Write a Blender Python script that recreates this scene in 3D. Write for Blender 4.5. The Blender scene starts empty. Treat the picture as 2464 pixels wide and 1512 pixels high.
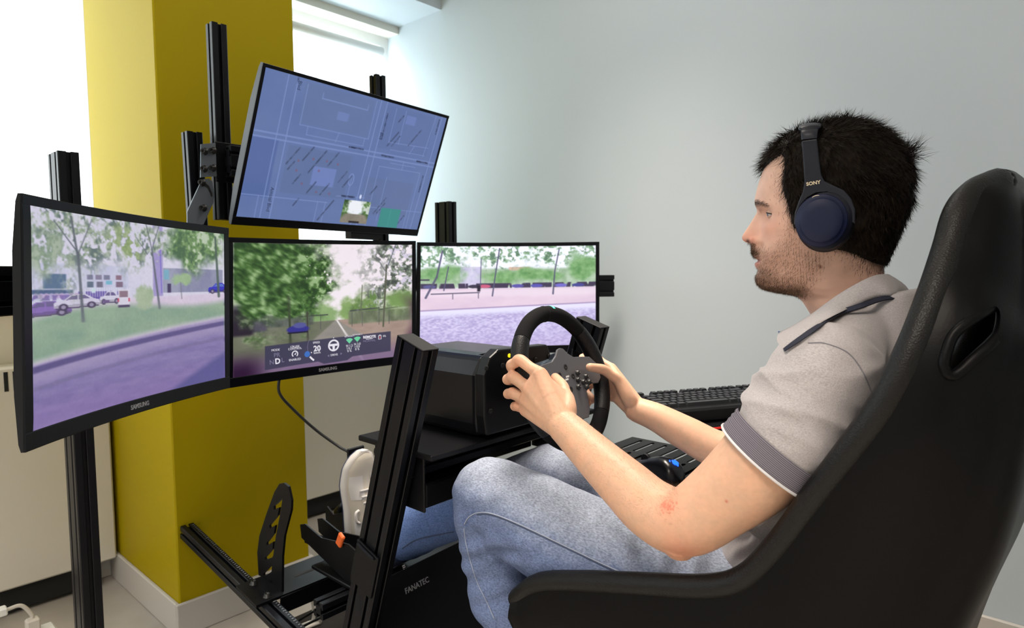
import bpy, bmesh, math, random
import numpy as np
from mathutils import Vector, Matrix, noise as mnoise

# ------------------------------------------------------------------ camera
SC = bpy.context.scene
COL = SC.collection
IMG_W, IMG_H, FPX = 2464.0, 1512.0, 1560.0
CAM = np.array([0.0, 0.0, 1.12])
_psi, _pit, _rol = math.radians(42.07), math.atan(111.0 / 1560.0), 0.007
_f = np.array([math.cos(_pit) * math.cos(_psi), math.cos(_pit) * math.sin(_psi), -math.sin(_pit)])
_r = np.array([math.sin(_psi), -math.cos(_psi), 0.0])
_u = np.cross(_r, _f)
_r2 = _r * math.cos(_rol) - _u * math.sin(_rol)
_u2 = _u * math.cos(_rol) + _r * math.sin(_rol)
_r, _u = _r2, _u2


def ray(px, py):
    return _f + _r * ((px - IMG_W / 2) / FPX) - _u * ((py - IMG_H / 2) / FPX)


def atX(px, py, X):
    d = ray(px, py); return CAM + d * ((X - CAM[0]) / d[0])


def atY(px, py, Y):
    d = ray(px, py); return CAM + d * ((Y - CAM[1]) / d[1])


def atZ(px, py, Z):
    d = ray(px, py); return CAM + d * ((Z - CAM[2]) / d[2])


def atD(px, py, D):
    return CAM + ray(px, py) * D


def onplane(px, py, p0, n):
    d = ray(px, py); n = np.asarray(n, float)
    return CAM + d * (np.dot(np.asarray(p0) - CAM, n) / np.dot(d, n))


cam_d = bpy.data.cameras.new('camera')
cam_o = bpy.data.objects.new('camera', cam_d)
COL.objects.link(cam_o)
cam_d.sensor_width = 36.0
cam_d.lens = FPX * 36.0 / IMG_W
cam_d.clip_start = 0.02
cam_o.matrix_world = Matrix(((_r[0], _u[0], -_f[0], CAM[0]), (_r[1], _u[1], -_f[1], CAM[1]),
                             (_r[2], _u[2], -_f[2], CAM[2]), (0, 0, 0, 1)))
cam_d.dof.use_dof = True
cam_d.dof.focus_distance = 1.06
cam_d.dof.aperture_fstop = 8.0
SC.camera = cam_o

# ------------------------------------------------------------------ colour management and light
SC.view_settings.view_transform = 'Standard'
SC.view_settings.look = 'None'
SC.view_settings.gamma = 1.0
SC.view_settings.use_curve_mapping = False
SC.view_settings.exposure = 0.0
SC.cycles.use_denoising = True
SC.cycles.max_bounces = 6
SC.cycles.adaptive_threshold = 0.02

world = bpy.data.worlds.new('world')
SC.world = world
world.use_nodes = True
world.node_tree.nodes['Background'].inputs[0].default_value = (0.62, 0.76, 1.0, 1)
world.node_tree.nodes['Background'].inputs[1].default_value = 1.0


def area(name, loc, target, sx, sy, power, color, spread=100):
    l = bpy.data.lights.new(name, 'AREA')
    l.shape = 'RECTANGLE'; l.size = sx; l.size_y = sy; l.energy = power; l.color = color; l.spread = math.radians(spread)
    o = bpy.data.objects.new(name, l)
    COL.objects.link(o)
    o.location = loc
    o.rotation_euler = (Vector(target) - Vector(loc)).to_track_quat('-Z', 'Y').to_euler()
    return o


# ceiling panel lamps of the room (their housings are built with the ceiling)
PANELS = [(-0.50, 0.20), (-0.30, -1.6), (1.40, 1.12), (-1.9, 1.2), (-1.9, -0.8)]
PANEL_Z = 2.62
PW = [24, 28, 15, 29, 32]
for (x, y), pw in zip(PANELS, PW):
    area('ceiling_panel_light', (x, y, PANEL_Z - 0.012), (x, y, 0), 0.56, 0.56, pw, (1.0, 0.88, 0.76), 70 if x > 1 else 105)
BLIND_L, BLIND_R = 2.7, 5.0        # brightness of the daylit blinds

# ------------------------------------------------------------------ helpers


def mat(name, col, rough=0.5, metal=0.0, spec=0.5, emit=None, es=1.0, coat=0.0, sheen=0.0, sss=0.0):
    m = bpy.data.materials.new(name)
    m.use_nodes = True
    b = m.node_tree.nodes['Principled BSDF']
    b.inputs['Base Color'].default_value = (col[0], col[1], col[2], 1)
    b.inputs['Roughness'].default_value = rough
    b.inputs['Metallic'].default_value = metal
    b.inputs['Specular IOR Level'].default_value = spec
    b.inputs['Coat Weight'].default_value = coat
    b.inputs['Sheen Weight'].default_value = sheen
    if sss:
        b.inputs['Subsurface Weight'].default_value = sss
        b.inputs['Subsurface Radius'].default_value = (0.012, 0.005, 0.003)
        b.inputs['Subsurface Scale'].default_value = 1.0
    if emit is not None:
        b.inputs['Emission Color'].default_value = (emit[0], emit[1], emit[2], 1)
        b.inputs['Emission Strength'].default_value = es
    return m


def nodes_of(m):
    return m.node_tree.nodes, m.node_tree.links, m.node_tree.nodes['Principled BSDF']


def add_bump(m, scale, strength, dist=0.002, detail=6.0, kind='noise', stretch=None, coord='Object'):
    n, l, b = nodes_of(m)
    tc = n.new('ShaderNodeTexCoord')
    mp = n.new('ShaderNodeMapping')
    if stretch: mp.inputs['Scale'].default_value = stretch
    l.new(tc.outputs[coord], mp.inputs[0])
    if kind == 'voronoi':
        t = n.new('ShaderNodeTexVoronoi'); t.inputs['Scale'].default_value = scale
        out = t.outputs['Distance']
    else:
        t = n.new('ShaderNodeTexNoise'); t.inputs['Scale'].default_value = scale
        t.inputs['Detail'].default_value = detail
        out = t.outputs[0]
    l.new(mp.outputs[0], t.inputs['Vector'])
    bp = n.new('ShaderNodeBump')
    bp.inputs['Strength'].default_value = strength
    bp.inputs['Distance'].default_value = dist
    l.new(out, bp.inputs['Height'])
    prev = b.inputs['Normal'].links
    if prev: l.new(prev[0].from_socket, bp.inputs['Normal'])
    l.new(bp.outputs[0], b.inputs['Normal'])
    return t


def add_vary(m, scale, c1, c2, detail=4.0, stretch=None, lo=0.35, hi=0.65, coord='Object'):
    n, l, b = nodes_of(m)
    tc = n.new('ShaderNodeTexCoord'); mp = n.new('ShaderNodeMapping')
    if stretch: mp.inputs['Scale'].default_value = stretch
    l.new(tc.outputs[coord], mp.inputs[0])
    t = n.new('ShaderNodeTexNoise'); t.inputs['Scale'].default_value = scale; t.inputs['Detail'].default_value = detail
    l.new(mp.outputs[0], t.inputs['Vector'])
    r = n.new('ShaderNodeValToRGB')
    r.color_ramp.elements[0].position = lo; r.color_ramp.elements[1].position = hi
    r.color_ramp.elements[0].color = (*c1, 1); r.color_ramp.elements[1].color = (*c2, 1)
    l.new(t.outputs[0], r.inputs[0])
    l.new(r.outputs[0], b.inputs['Base Color'])
    return r


def tag(o, label=None, cat=None, group=None, kind=None):
    if label: o['label'] = label
    if cat: o['category'] = cat
    if group: o['group'] = group
    if kind: o['kind'] = kind
    return o


def empty(name, loc=(0, 0, 0), label=None, cat=None, group=None, kind=None):
    o = bpy.data.objects.new(name, None)
    o.empty_display_size = 0.05
    COL.objects.link(o)
    o.location = loc
    return tag(o, label, cat, group, kind)


def link(name, me, m=None, parent=None, label=None, cat=None, group=None, kind=None, smooth=False):
    o = bpy.data.objects.new(name, me)
    COL.objects.link(o)
    if m is not None:
        if isinstance(m, (list, tuple)):
            for q in m: me.materials.append(q)
        else: me.materials.append(m)
    if parent is not None:
        o.parent = parent
        pl = parent
        off = Vector((0, 0, 0)); inv = Matrix.Identity(4)
        # every mesh is written in world coordinates; undo the parents' offsets
        chain = []
        while pl is not None:
            chain.append(pl); pl = pl.parent
        mw = Matrix.Identity(4)
        for q in reversed(chain):
            mw = mw @ q.matrix_parent_inverse @ Matrix.LocRotScale(q.location, q.rotation_euler, q.scale)
        o.matrix_parent_inverse = mw.inverted()
    if smooth:
        me.polygons.foreach_set('use_smooth', [True] * len(me.polygons))
    return tag(o, label, cat, group, kind)


class MB:
    """collects geometry in world coordinates, built as one mesh"""

    def __init__(s):
        s.v = []; s.f = []; s.sm = []

    def add(s, verts, faces, smooth=False):
        k = len(s.v)
        s.v += [tuple(float(c) for c in p) for p in verts]
        s.f += [tuple(i + k for i in f) for f in faces]
        s.sm += [smooth] * len(faces)
        return s

    def box(s, c, size, ax=None, bev=0.0):
        """box centred at c, size along the axes ax (3 unit vectors)"""
        c = np.asarray(c, float); A = np.eye(3) if ax is None else np.asarray(ax, float)
        h = np.asarray(size, float) / 2
        if bev <= 0:
            vs = [c + A[0] * h[0] * i + A[1] * h[1] * j + A[2] * h[2] * k for i in (-1, 1) for j in (-1, 1) for k in (-1, 1)]
            s.add(vs, [(0, 1, 3, 2), (4, 6, 7, 5), (0, 4, 5, 1), (2, 3, 7, 6), (0, 2, 6, 4), (1, 5, 7, 3)])
        else:
            b = min(bev, *(h * 0.98))
            vs = []; ix = {}
            for i in (-1, 1):
                for j in (-1, 1):
                    for k in (-1, 1):
                        for a in range(3):
                            hh = h - b; hh = hh.copy(); hh[a] = h[a]
                            ix[(i, j, k, a)] = len(vs)
                            vs.append(c + A[0] * hh[0] * i + A[1] * hh[1] * j + A[2] * hh[2] * k)
            fs = []
            sg = (-1, 1)
            for i in sg: fs.append([ix[(i, j, k, 0)] for j, k in ((-1, -1), (1, -1), (1, 1), (-1, 1))])
            for j in sg: fs.append([ix[(i, j, k, 1)] for i, k in ((-1, -1), (1, -1), (1, 1), (-1, 1))])
            for k in sg: fs.append([ix[(i, j, k, 2)] for i, j in ((-1, -1), (1, -1), (1, 1), (-1, 1))])
            for i in sg:
                for j in sg: fs.append([ix[(i, j, -1, 0)], ix[(i, j, -1, 1)], ix[(i, j, 1, 1)], ix[(i, j, 1, 0)]])
            for i in sg:
                for k in sg: fs.append([ix[(i, -1, k, 0)], ix[(i, -1, k, 2)], ix[(i, 1, k, 2)], ix[(i, 1, k, 0)]])
            for j in sg:
                for k in sg: fs.append([ix[(-1, j, k, 1)], ix[(-1, j, k, 2)], ix[(1, j, k, 2)], ix[(1, j, k, 1)]])
            for i in sg:
                for j in sg:
                    for k in sg: fs.append([ix[(i, j, k, 0)], ix[(i, j, k, 1)], ix[(i, j, k, 2)]])
            s.add(vs, fs)
        return s

    def prism(s, poly, o, U, V, N, t0, t1, smooth=False):
        """polygon in (U,V) through o, pushed along N from t0 to t1"""
        o, U, V, N = (np.asarray(q, float) for q in (o, U, V, N))
        n = len(poly)
        vs = [o + U * a + V * b + N * t0 for a, b in poly] + [o + U * a + V * b + N * t1 for a, b in poly]
        fs = [tuple(range(n - 1, -1, -1)), tuple(range(n, 2 * n))]
        s.add(vs, fs)
        k = len(s.v) - 2 * n
        s.f += [(k + i, k + (i + 1) % n, k + n + (i + 1) % n, k + n + i) for i in range(n)]
        s.sm += [smooth] * n
        return s

    def tube(s, pts, rad, seg=10, cap=True, round_ends=False, flat=None):
        """swept tube; rad scalar or list; flat=(vec,k) squeezes the section along vec by k"""
        P = [np.asarray(p, float) for p in pts]
        R = [rad] * len(P) if np.isscalar(rad) else list(rad)
        if round_ends:
            d0 = P[0] - P[1]; d0 /= np.linalg.norm(d0); d1 = P[-1] - P[-2]; d1 /= np.linalg.norm(d1)
            a, b, A, B = [], [], [], []
            for q in (80, 55, 28):
                t = math.radians(q)
                a.append(P[0] + d0 * R[0] * math.sin(t)); A.append(R[0] * math.cos(t))
                b.append(P[-1] + d1 * R[-1] * math.sin(t)); B.append(R[-1] * math.cos(t))
            P = a + P + b[::-1]; R = A + R + B[::-1]
        n = len(P)
        T = []
        for i in range(n):
            d = P[min(i + 1, n - 1)] - P[max(i - 1, 0)]
            T.append(d / (np.linalg.norm(d) + 1e-12))
        ref = np.array([0, 0, 1.0])
        if abs(T[0][2]) > 0.9: ref = np.array([1.0, 0, 0])
        Nn = np.cross(T[0], ref); Nn /= np.linalg.norm(Nn)
        vs = []
        for i in range(n):
            Nn = Nn - T[i] * np.dot(Nn, T[i]); Nn /= (np.linalg.norm(Nn) + 1e-12)
            B = np.cross(T[i], Nn)
            for k in range(seg):
                a = 2 * math.pi * k / seg
                off = (Nn * math.cos(a) + B * math.sin(a)) * R[i]
                if flat is not None:
                    fv = np.asarray(flat[0], float); off = off - fv * np.dot(off, fv) * (1 - flat[1])
                vs.append(P[i] + off)
        fs = []
        for i in range(n - 1):
            for k in range(seg):
                fs.append((i * seg + k, i * seg + (k + 1) % seg, (i + 1) * seg + (k + 1) % seg, (i + 1) * seg + k))
        s.add(vs, fs, True)
        if cap:
            k = len(s.v) - n * seg
            s.f += [tuple(k + q for q in range(seg - 1, -1, -1)), tuple(k + (n - 1) * seg + q for q in range(seg))]
            s.sm += [False, False]
        return s

    def lathe(s, prof, o, axis, seg=32, a0=0.0, smooth=True, sx=1.0, U=None):
        """profile [(r,h)] turned about axis through o"""
        o = np.asarray(o, float); A = np.asarray(axis, float); A = A / np.linalg.norm(A)
        if U is None:
            U = np.cross(A, (0, 0, 1.0)) if abs(A[2]) < 0.9 else np.cross(A, (1.0, 0, 0))
        U = np.asarray(U, float); U = U / np.linalg.norm(U); V = np.cross(A, U)
        vs = []; n = len(prof)
        for r, h in prof:
            for k in range(seg):
                t = a0 + 2 * math.pi * k / seg
                vs.append(o + A * h + U * (r * math.cos(t)) + V * (r * sx * math.sin(t)))
        fs = [(i * seg + k, i * seg + (k + 1) % seg, (i + 1) * seg + (k + 1) % seg, (i + 1) * seg + k)
              for i in range(n - 1) for k in range(seg)]
        s.add(vs, fs, smooth)
        k = len(s.v) - n * seg
        if prof[0][0] > 1e-6: s.f.append(tuple(k + q for q in range(seg - 1, -1, -1))); s.sm.append(False)
        if prof[-1][0] > 1e-6: s.f.append(tuple(k + (n - 1) * seg + q for q in range(seg))); s.sm.append(False)
        return s

    def grid(s, G, close_u=False, close_v=False, smooth=True):
        """G array (n,m,3)"""
        G = np.asarray(G, float); n, m = G.shape[:2]
        fs = []
        for i in range(n if close_u else n - 1):
            for j in range(m if close_v else m - 1):
                fs.append((i * m + j, i * m + (j + 1) % m, ((i + 1) % n) * m + (j + 1) % m, ((i + 1) % n) * m + j))
        s.add(G.reshape(-1, 3), fs, smooth)
        return s

    def mesh(s, name, fix=True):
        me = bpy.data.meshes.new(name)
        me.from_pydata(s.v, [], s.f)
        me.polygons.foreach_set('use_smooth', s.sm)
        if fix:
            bm = bmesh.new(); bm.from_mesh(me)
            bmesh.ops.recalc_face_normals(bm, faces=bm.faces)
            bm.to_mesh(me); bm.free()
        me.update()
        return me

    def build(s, name, m, parent=None, label=None, cat=None, group=None, kind=None, fix=True):
        return link(name, s.mesh(name, fix), m, parent, label, cat, group, kind)


def unit(v):
    v = np.asarray(v, float); return v / np.linalg.norm(v)


def bevel_mod(o, w, seg=2, ang=40):
    b = o.modifiers.new('bevel', 'BEVEL'); b.width = w; b.segments = seg; b.limit_method = 'ANGLE'
    b.angle_limit = math.radians(ang)
    return o


def tslot(nu, nv, cell=0.04, slot=0.0082, depth=0.0095):
    """aluminium T-slot section with nu x nv cells, centred"""
    W, H = nu * cell, nv * cell
    ch = 0.002

    def side(n, L):
        pts = []
        for i in range(n):
            c = -L / 2 + cell * (i + 0.5)
            pts += [(c - slot / 2 - 0.0012, 0), (c - slot / 2, 0.0012), (c - slot / 2, 0.0045), (c - slot, 0.0045), (c - slot, depth),
                    (c + slot, depth), (c + slot, 0.0045), (c + slot / 2, 0.0045), (c + slot / 2, 0.0012), (c + slot / 2 + 0.0012, 0)]
        return pts
    P = []
    P += [(-W / 2 + ch, -H / 2)] + [(a, -H / 2 + d) for a, d in side(nu, W)] + [(W / 2 - ch, -H / 2)]
    P += [(W / 2, -H / 2 + ch)] + [(W / 2 - d, a) for a, d in side(nv, H)] + [(W / 2, H / 2 - ch)]
    P += [(W / 2 - ch, H / 2)] + [(-a, H / 2 - d) for a, d in side(nu, W)] + [(-W / 2 + ch, H / 2)]
    P += [(-W / 2, H / 2 - ch)] + [(-W / 2 + d, -a) for a, d in side(nv, H)] + [(-W / 2, -H / 2 + ch)]
    return P


def extrusion(mb, A, B, U, nu, nv):
    """T-slot bar from A to B; U is the direction of the nu side"""
    A, B = np.asarray(A, float), np.asarray(B, float)
    N = unit(B - A); U = np.asarray(U, float); U = unit(U - N * np.dot(U, N)); V = np.cross(N, U)
    mb.prism(tslot(nu, nv), A, U, V, N, 0.0, float(np.linalg.norm(B - A)))
    return mb


_font = None


def text(name, body, o, U, V, size, m, parent=None, align='CENTER', ext=0.0004, bold=0.0, shear=0.0, label=None):
    """flat lettering on the plane (U,V) at o, as a thin mesh"""
    cu = bpy.data.curves.new(name, 'FONT')
    cu.body = body; cu.size = size; cu.align_x = align; cu.align_y = 'CENTER'
    cu.extrude = ext; cu.offset = bold; cu.shear = shear; cu.resolution_u = 3
    t = bpy.data.objects.new(name, cu)
    COL.objects.link(t)
    dg = bpy.context.evaluated_depsgraph_get()
    me = bpy.data.meshes.new_from_object(t.evaluated_get(dg))
    bpy.data.objects.remove(t); bpy.data.curves.remove(cu)
    U = unit(U); V = np.asarray(V, float); V = unit(V - U * np.dot(U, V)); N = np.cross(U, V)
    me.transform(Matrix(((U[0], V[0], N[0], o[0]), (U[1], V[1], N[1], o[1]), (U[2], V[2], N[2], o[2]), (0, 0, 0, 1))))
    me.materials.clear()
    return link(name, me, m, parent, label)


def catmull(P, n):
    P = np.asarray(P, float)
    Q = np.vstack([2 * P[0] - P[1], P, 2 * P[-1] - P[-2]])
    out = []
    for i in range(len(P) - 1):
        p0, p1, p2, p3 = Q[i:i + 4]
        for t in np.linspace(0, 1, n, endpoint=False):
            out.append(0.5 * ((2 * p1) + (-p0 + p2) * t + (2 * p0 - 5 * p1 + 4 * p2 - p3) * t * t + (-p0 + 3 * p1 - 3 * p2 + p3) * t ** 3))
    out.append(P[-1])
    return np.array(out)
# ------------------------------------------------------------------ materials
M_wall = mat('wall paint', (0.60, 0.66, 0.705), 0.5, spec=0.3)
add_bump(M_wall, 260, 0.06, 0.001)
M_wallb = mat('cream wall paint', (0.74, 0.70, 0.62), 0.6, spec=0.25)
M_ceil = mat('ceiling paint', (0.80, 0.80, 0.78), 0.8)
M_yel = mat('yellow paint', (0.44, 0.33, 0.002), 0.5, spec=0.12)
add_bump(M_yel, 220, 0.08, 0.001)
M_skirt = mat('skirting', (0.62, 0.58, 0.53), 0.45)
M_floor = mat('cream vinyl floor', (0.46, 0.42, 0.37), 0.4)
add_vary(M_floor, 6, (0.42, 0.385, 0.34), (0.50, 0.46, 0.41))
M_white = mat('white plastic', (0.80, 0.79, 0.76), 0.4)
M_cream = mat('cream heater enamel', (0.72, 0.68, 0.60), 0.35)
M_slot = mat('dark opening', (0.01, 0.01, 0.01), 0.9)
M_alu = mat('black anodised aluminium', (0.0030, 0.0033, 0.0052), 0.36, spec=0.24)
add_bump(M_alu, 900, 0.05, 0.0004)
M_plate = mat('black coated steel', (0.0026, 0.0026, 0.0036), 0.42, spec=0.2)
M_greyplate = mat('grey bracket steel', (0.13, 0.15, 0.175), 0.45, metal=0.3)
M_bolt = mat('bolt', (0.03, 0.03, 0.03), 0.35, metal=0.6)
M_bezel = mat('glossy black bezel', (0.0020, 0.0020, 0.0036), 0.28, spec=0.2)
M_bback = mat('matt black housing', (0.003, 0.003, 0.0042), 0.4, spec=0.3)
M_side = mat('grey monitor side', (0.026, 0.030, 0.038), 0.45, metal=0.1)
M_rubber = mat('black rubber', (0.004, 0.004, 0.005), 0.6, spec=0.3)
M_cable = mat('black cable', (0.006, 0.006, 0.007), 0.5)
M_wcable = mat('white cable', (0.62, 0.58, 0.52), 0.5)
M_chrome = mat('silver metal', (0.6, 0.6, 0.6), 0.25, metal=1.0)
M_logo = mat('grey lettering', (0.28, 0.28, 0.30), 0.4, metal=0.3)
M_sheet = mat('dark floor sheet', (0.022, 0.019, 0.017), 0.85, spec=0.2)
add_bump(M_sheet, 500, 0.4, 0.001)
M_orange = mat('orange plastic', (0.75, 0.13, 0.02), 0.4)


def blind_mat(name, col, es):
    m = mat(name, (0.8, 0.82, 0.82), 0.8)
    n, l, b = nodes_of(m)
    b.inputs['Emission Color'].default_value = (*col, 1)
    b.inputs['Emission Strength'].default_value = es
    return m


M_blindL = blind_mat('sunlit blind', (0.86, 0.95, 1.0), BLIND_L)
M_blindR = blind_mat('daylit blind', (0.80, 0.94, 1.0), BLIND_R * 0.7)
M_gap = blind_mat('daylight', (0.82, 0.94, 1.0), BLIND_R)
M_panel = mat('lamp diffuser', (0.9, 0.9, 0.9), 0.5, emit=(1.0, 0.95, 0.88), es=3.0)

# ------------------------------------------------------------------ room
XR, YB = 2.12, 2.67          # right wall, window wall
XL, YF, ZC = -3.0, -2.8, 2.64
CX0, CX1, CY0 = 0.735, 1.175, 2.04   # yellow column


def struct(name, mb, m, parent=None, label=None):
    o = mb.build(name, m, parent)
    if parent is None: o['kind'] = 'structure'
    if label: o['label'] = label
    return o


struct('floor', MB().box(((XL + XR) / 2, (YF + YB + 0.3) / 2, -0.05), (XR - XL + 0.2, YB + 0.3 - YF + 0.2, 0.10)), M_floor)
struct('ceiling', MB().box(((XL + XR) / 2, (YF + YB) / 2, ZC + 0.05), (XR - XL + 0.2, YB - YF + 0.2, 0.10)), M_ceil)
struct('wall_right', MB().box((XR + 0.05, (YF + YB) / 2, ZC / 2), (0.10, YB - YF + 0.2, ZC)), M_wall)
struct('wall_left', MB().box((XL - 0.05, (YF + YB) / 2, ZC / 2), (0.10, YB - YF + 0.2, ZC)), M_wall)
struct('wall_front', MB().box(((XL + XR) / 2, YF - 0.05, ZC / 2), (XR - XL, 0.10, ZC)), M_wall)
MB().box((1.035, 0.72, 0.003), (0.85, 2.30, 0.006), bev=0.002).build('floor_sheet', M_sheet, None, 'dark brown sheet lying on the floor under the driving rig', 'mat')  # thin dark brown sheet over the pale vinyl
ZS, ZT = 0.985, 2.30   # sill and head of the windows
wb = MB()
wb.box(((XL + XR) / 2, YB + 0.10, ZS / 2), (XR - XL, 0.20, ZS))
wb.box(((XL + XR) / 2, YB + 0.10, (ZT + ZC) / 2), (XR - XL, 0.20, ZC - ZT))
wb.box((1.0175, YB + 0.10, (ZS + ZT) / 2), (0.565, 0.20, ZT - ZS))
wb.box((XL + 0.2, YB + 0.10, (ZS + ZT) / 2), (0.40, 0.20, ZT - ZS))
struct('wall_back', wb, M_wallb)
# bulkhead above the windows
struct('trim_1', MB().box(((XL + XR) / 2, (2.35 + YB) / 2, (2.335 + ZC) / 2), (XR - XL, YB - 2.35, ZC - 2.335)), M_wall)
# skirting on the right wall and window wall
sk = struct('baseboard_right', MB().box((XR - 0.006, (YF + YB) / 2, 0.085), (0.012, YB - YF, 0.17), bev=0.003), M_skirt)
struct('baseboard_back', MB().box(((XL + XR) / 2, YB - 0.010, 0.045), (XR - XL, 0.02, 0.09), bev=0.004), M_skirt)
# yellow column
colm = struct('column', MB().box(((CX0 + CX1) / 2, (CY0 + YB) / 2, ZC / 2), (CX1 - CX0, YB - CY0, ZC), bev=0.004), M_yel)
st = MB()
sh = 0.105
for x0, x1, y0, y1 in ((CX0 - 0.012, CX1 + 0.012, CY0 - 0.012, CY0), (CX0 - 0.012, CX0, CY0, YB - 0.02), (CX1, CX1 + 0.012, CY0, YB - 0.02)):
    st.box(((x0 + x1) / 2, (y0 + y1) / 2, sh / 2), (x1 - x0, y1 - y0, sh), bev=0.003)
struct('trim_2', st, M_skirt)


def window(name, x0, x1, panes):
    r = MB()
    y = YB + 0.12
    r.box(((x0 + x1) / 2, y, ZT - 0.025), (x1 - x0, 0.06, 0.05)).box(((x0 + x1) / 2, y, ZS + 0.025), (x1 - x0, 0.06, 0.05))
    for i in range(panes + 1):
        x = x0 + (x1 - x0) * i / panes
        x = min(max(x, x0 + 0.025), x1 - 0.025)
        r.box((x, y, (ZS + ZT) / 2), (0.05, 0.06, ZT - ZS - 0.1))
    w = struct(name, r, M_white)
    for i in range(panes):
        a = x0 + (x1 - x0) * i / panes + 0.025; b = x0 + (x1 - x0) * (i + 1) / panes - 0.025
        MB().box(((a + b) / 2, y + 0.005, (ZS + ZT) / 2), (b - a, 0.006, ZT - ZS - 0.1)).build('pane', M_gap, w)
    MB().box(((x0 + x1) / 2, YB + 0.07, ZS + 0.012), (x1 - x0, 0.20, 0.024), bev=0.004).build('window_sill', M_white, w)
    return w


window('window_1', -2.6, 0.735, 3)
window('window_2', 1.30, XR, 1)


def blind(x0, x1, m, label, ybl=0.045, ztop=2.27, zbot=ZS + 0.03):
    e = empty('roller_blind', ((x0 + x1) / 2, YB, zbot), label, 'blind')
    MB().box(((x0 + x1) / 2, YB + ybl, (ztop + zbot) / 2), (x1 - x0, 0.0016, ztop - zbot)).build('blind_fabric', m, e)
    MB().tube([(x0, YB + ybl, ztop - 0.015), (x1, YB + ybl, ztop - 0.015)], 0.024, 14).build('roller_tube', M_white, e)
    MB().box(((x0 + x1) / 2, YB + ybl, zbot + 0.01), (x1 - x0, 0.012, 0.022), bev=0.003).build('bottom_bar', M_white, e)
    return e


blind(-2.58, 0.73, M_blindL, 'wide white roller blind glowing with daylight beside the yellow column')
blind(1.32, XR - 0.075, M_blindR, 'narrow pale roller blind between the yellow column and the grey wall', ztop=2.22)


def heater(x0, x1, label):
    e = empty('convector_heater', ((x0 + x1) / 2, YB, 0.0), label, 'heater')
    y0, y1, z0, z1 = YB - 0.11, YB - 0.001, 0.095, 0.815
    MB().box(((x0 + x1) / 2, (y0 + y1) / 2, (z0 + z1) / 2), (x1 - x0, y1 - y0, z1 - z0), bev=0.006).build('casing', M_cream, e)
    MB().box(((x0 + x1) / 2, y1 - 0.056, z0 / 2 + 0.01), (x1 - x0 - 0.1, 0.06, 0.085)).build('gap_shade', M_slot, e)  # dark block standing in for the shaded gap under the casing
    n = int((x1 - x0 - 0.06) / 0.0235)
    first = None
    x = x1 - 0.05
    while x > max(x0 + 0.03, -0.35):
        if first is None:
            first = MB().box((x, y0 - 0.0006, 0.770), (0.011, 0.002, 0.062)).build('vent_slot', M_slot, e)
        else:
            c = first.copy(); COL.objects.link(c); c.parent = e; c.matrix_parent_inverse = first.matrix_parent_inverse
            c.location = (x - (x1 - 0.05), 0, 0)
        x -= 0.0235
    return e


heater(-2.4, CX0 - 0.014, 'cream convector heater with vent slots under the wide white blind')
heater(CX1 + 0.02, XR - 0.02, 'cream convector heater in the corner between yellow column and grey wall')

# lamps in the ceiling (outside the picture)
pl0 = None
for i, (x, y) in enumerate(PANELS):
    e = empty('ceiling_lamp', (x, y, PANEL_Z), 'square white LED panel lamp in the ceiling', 'lamp', 'ceiling panel lamps')
    fr = MB()
    for dx, dy, sx, sy in ((0, .3, .62, .02), (0, -.3, .62, .02), (.3, 0, .02, .58), (-.3, 0, .02, .58)):
        fr.box((x + dx, y + dy, PANEL_Z + 0.008), (sx, sy, 0.03))
    fr.build('frame', M_white, e)
    MB().box((x, y, PANEL_Z + 0.01), (0.58, 0.58, 0.012)).build('diffuser', M_panel, e)
# ------------------------------------------------------------------ screen pictures (painted on dense grids)
SW, SH = 440, 276


def vnoise(w, h, cx, cy, seed):
    rs = np.random.RandomState(seed)
    g = rs.rand(cy + 3, cx + 3)
    ys = np.linspace(0, cy, h); xs = np.linspace(0, cx, w)
    yi = ys.astype(int); xi = xs.astype(int)
    fy = (ys - yi)[:, None]; fx = (xs - xi)[None, :]
    fy = fy * fy * (3 - 2 * fy); fx = fx * fx * (3 - 2 * fx)
    a = g[yi][:, xi]; b = g[yi][:, xi + 1]; c = g[yi + 1][:, xi]; d = g[yi + 1][:, xi + 1]
    return (a * (1 - fx) + b * fx) * (1 - fy) + (c * (1 - fx) + d * fx) * fy


def fbm(cx, cy, seed, octv=4, w=SW, h=SH, gain=0.55):
    t = 0; amp = 1; tot = 0
    for o in range(octv):
        t = t + amp * vnoise(w, h, int(cx * 2 ** o), int(cy * 2 ** o), seed + 17 * o); tot += amp; amp *= gain
    return t / tot


def ss(a, b, x):
    t = np.clip((x - a) / (b - a), 0, 1); return t * t * (3 - 2 * t)


UU, VV = np.meshgrid(np.linspace(0, 1, SW), np.linspace(0, 1, SH))   # V down


def C(r, g, b): return np.array([r, g, b], float) / 255.0


def lay(img, m, col):
    m = np.clip(m, 0, 1)[..., None]
    return img * (1 - m) + (col if np.ndim(col) == 3 else np.asarray(col)[None, None, :]) * m


def mix(a, b, t):
    return a[None, None, :] * (1 - t[..., None]) + b[None, None, :] * t[..., None]


def seg(x0, y0, x1, y1, w, w2=None, soft=0.003, asp=1.55):
    """soft line mask in screen units (u, v)"""
    ax, ay, bx, by = x0 * asp, y0, x1 * asp, y1
    dx, dy = bx - ax, by - ay; L2 = dx * dx + dy * dy + 1e-9
    t = np.clip(((UU * asp - ax) * dx + (VV - ay) * dy) / L2, 0, 1)
    d = np.hypot(UU * asp - ax - t * dx, VV - ay - t * dy)
    ww = w if w2 is None else w + (w2 - w) * t
    return 1 - ss(ww - soft, ww + soft, d)


def rect(u0, v0, u1, v1, s=0.004):
    return ss(u0 - s, u0 + s, UU) * (1 - ss(u1 - s, u1 + s, UU)) * ss(v0 - s, v0 + s, VV) * (1 - ss(v1 - s, v1 + s, VV))


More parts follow.
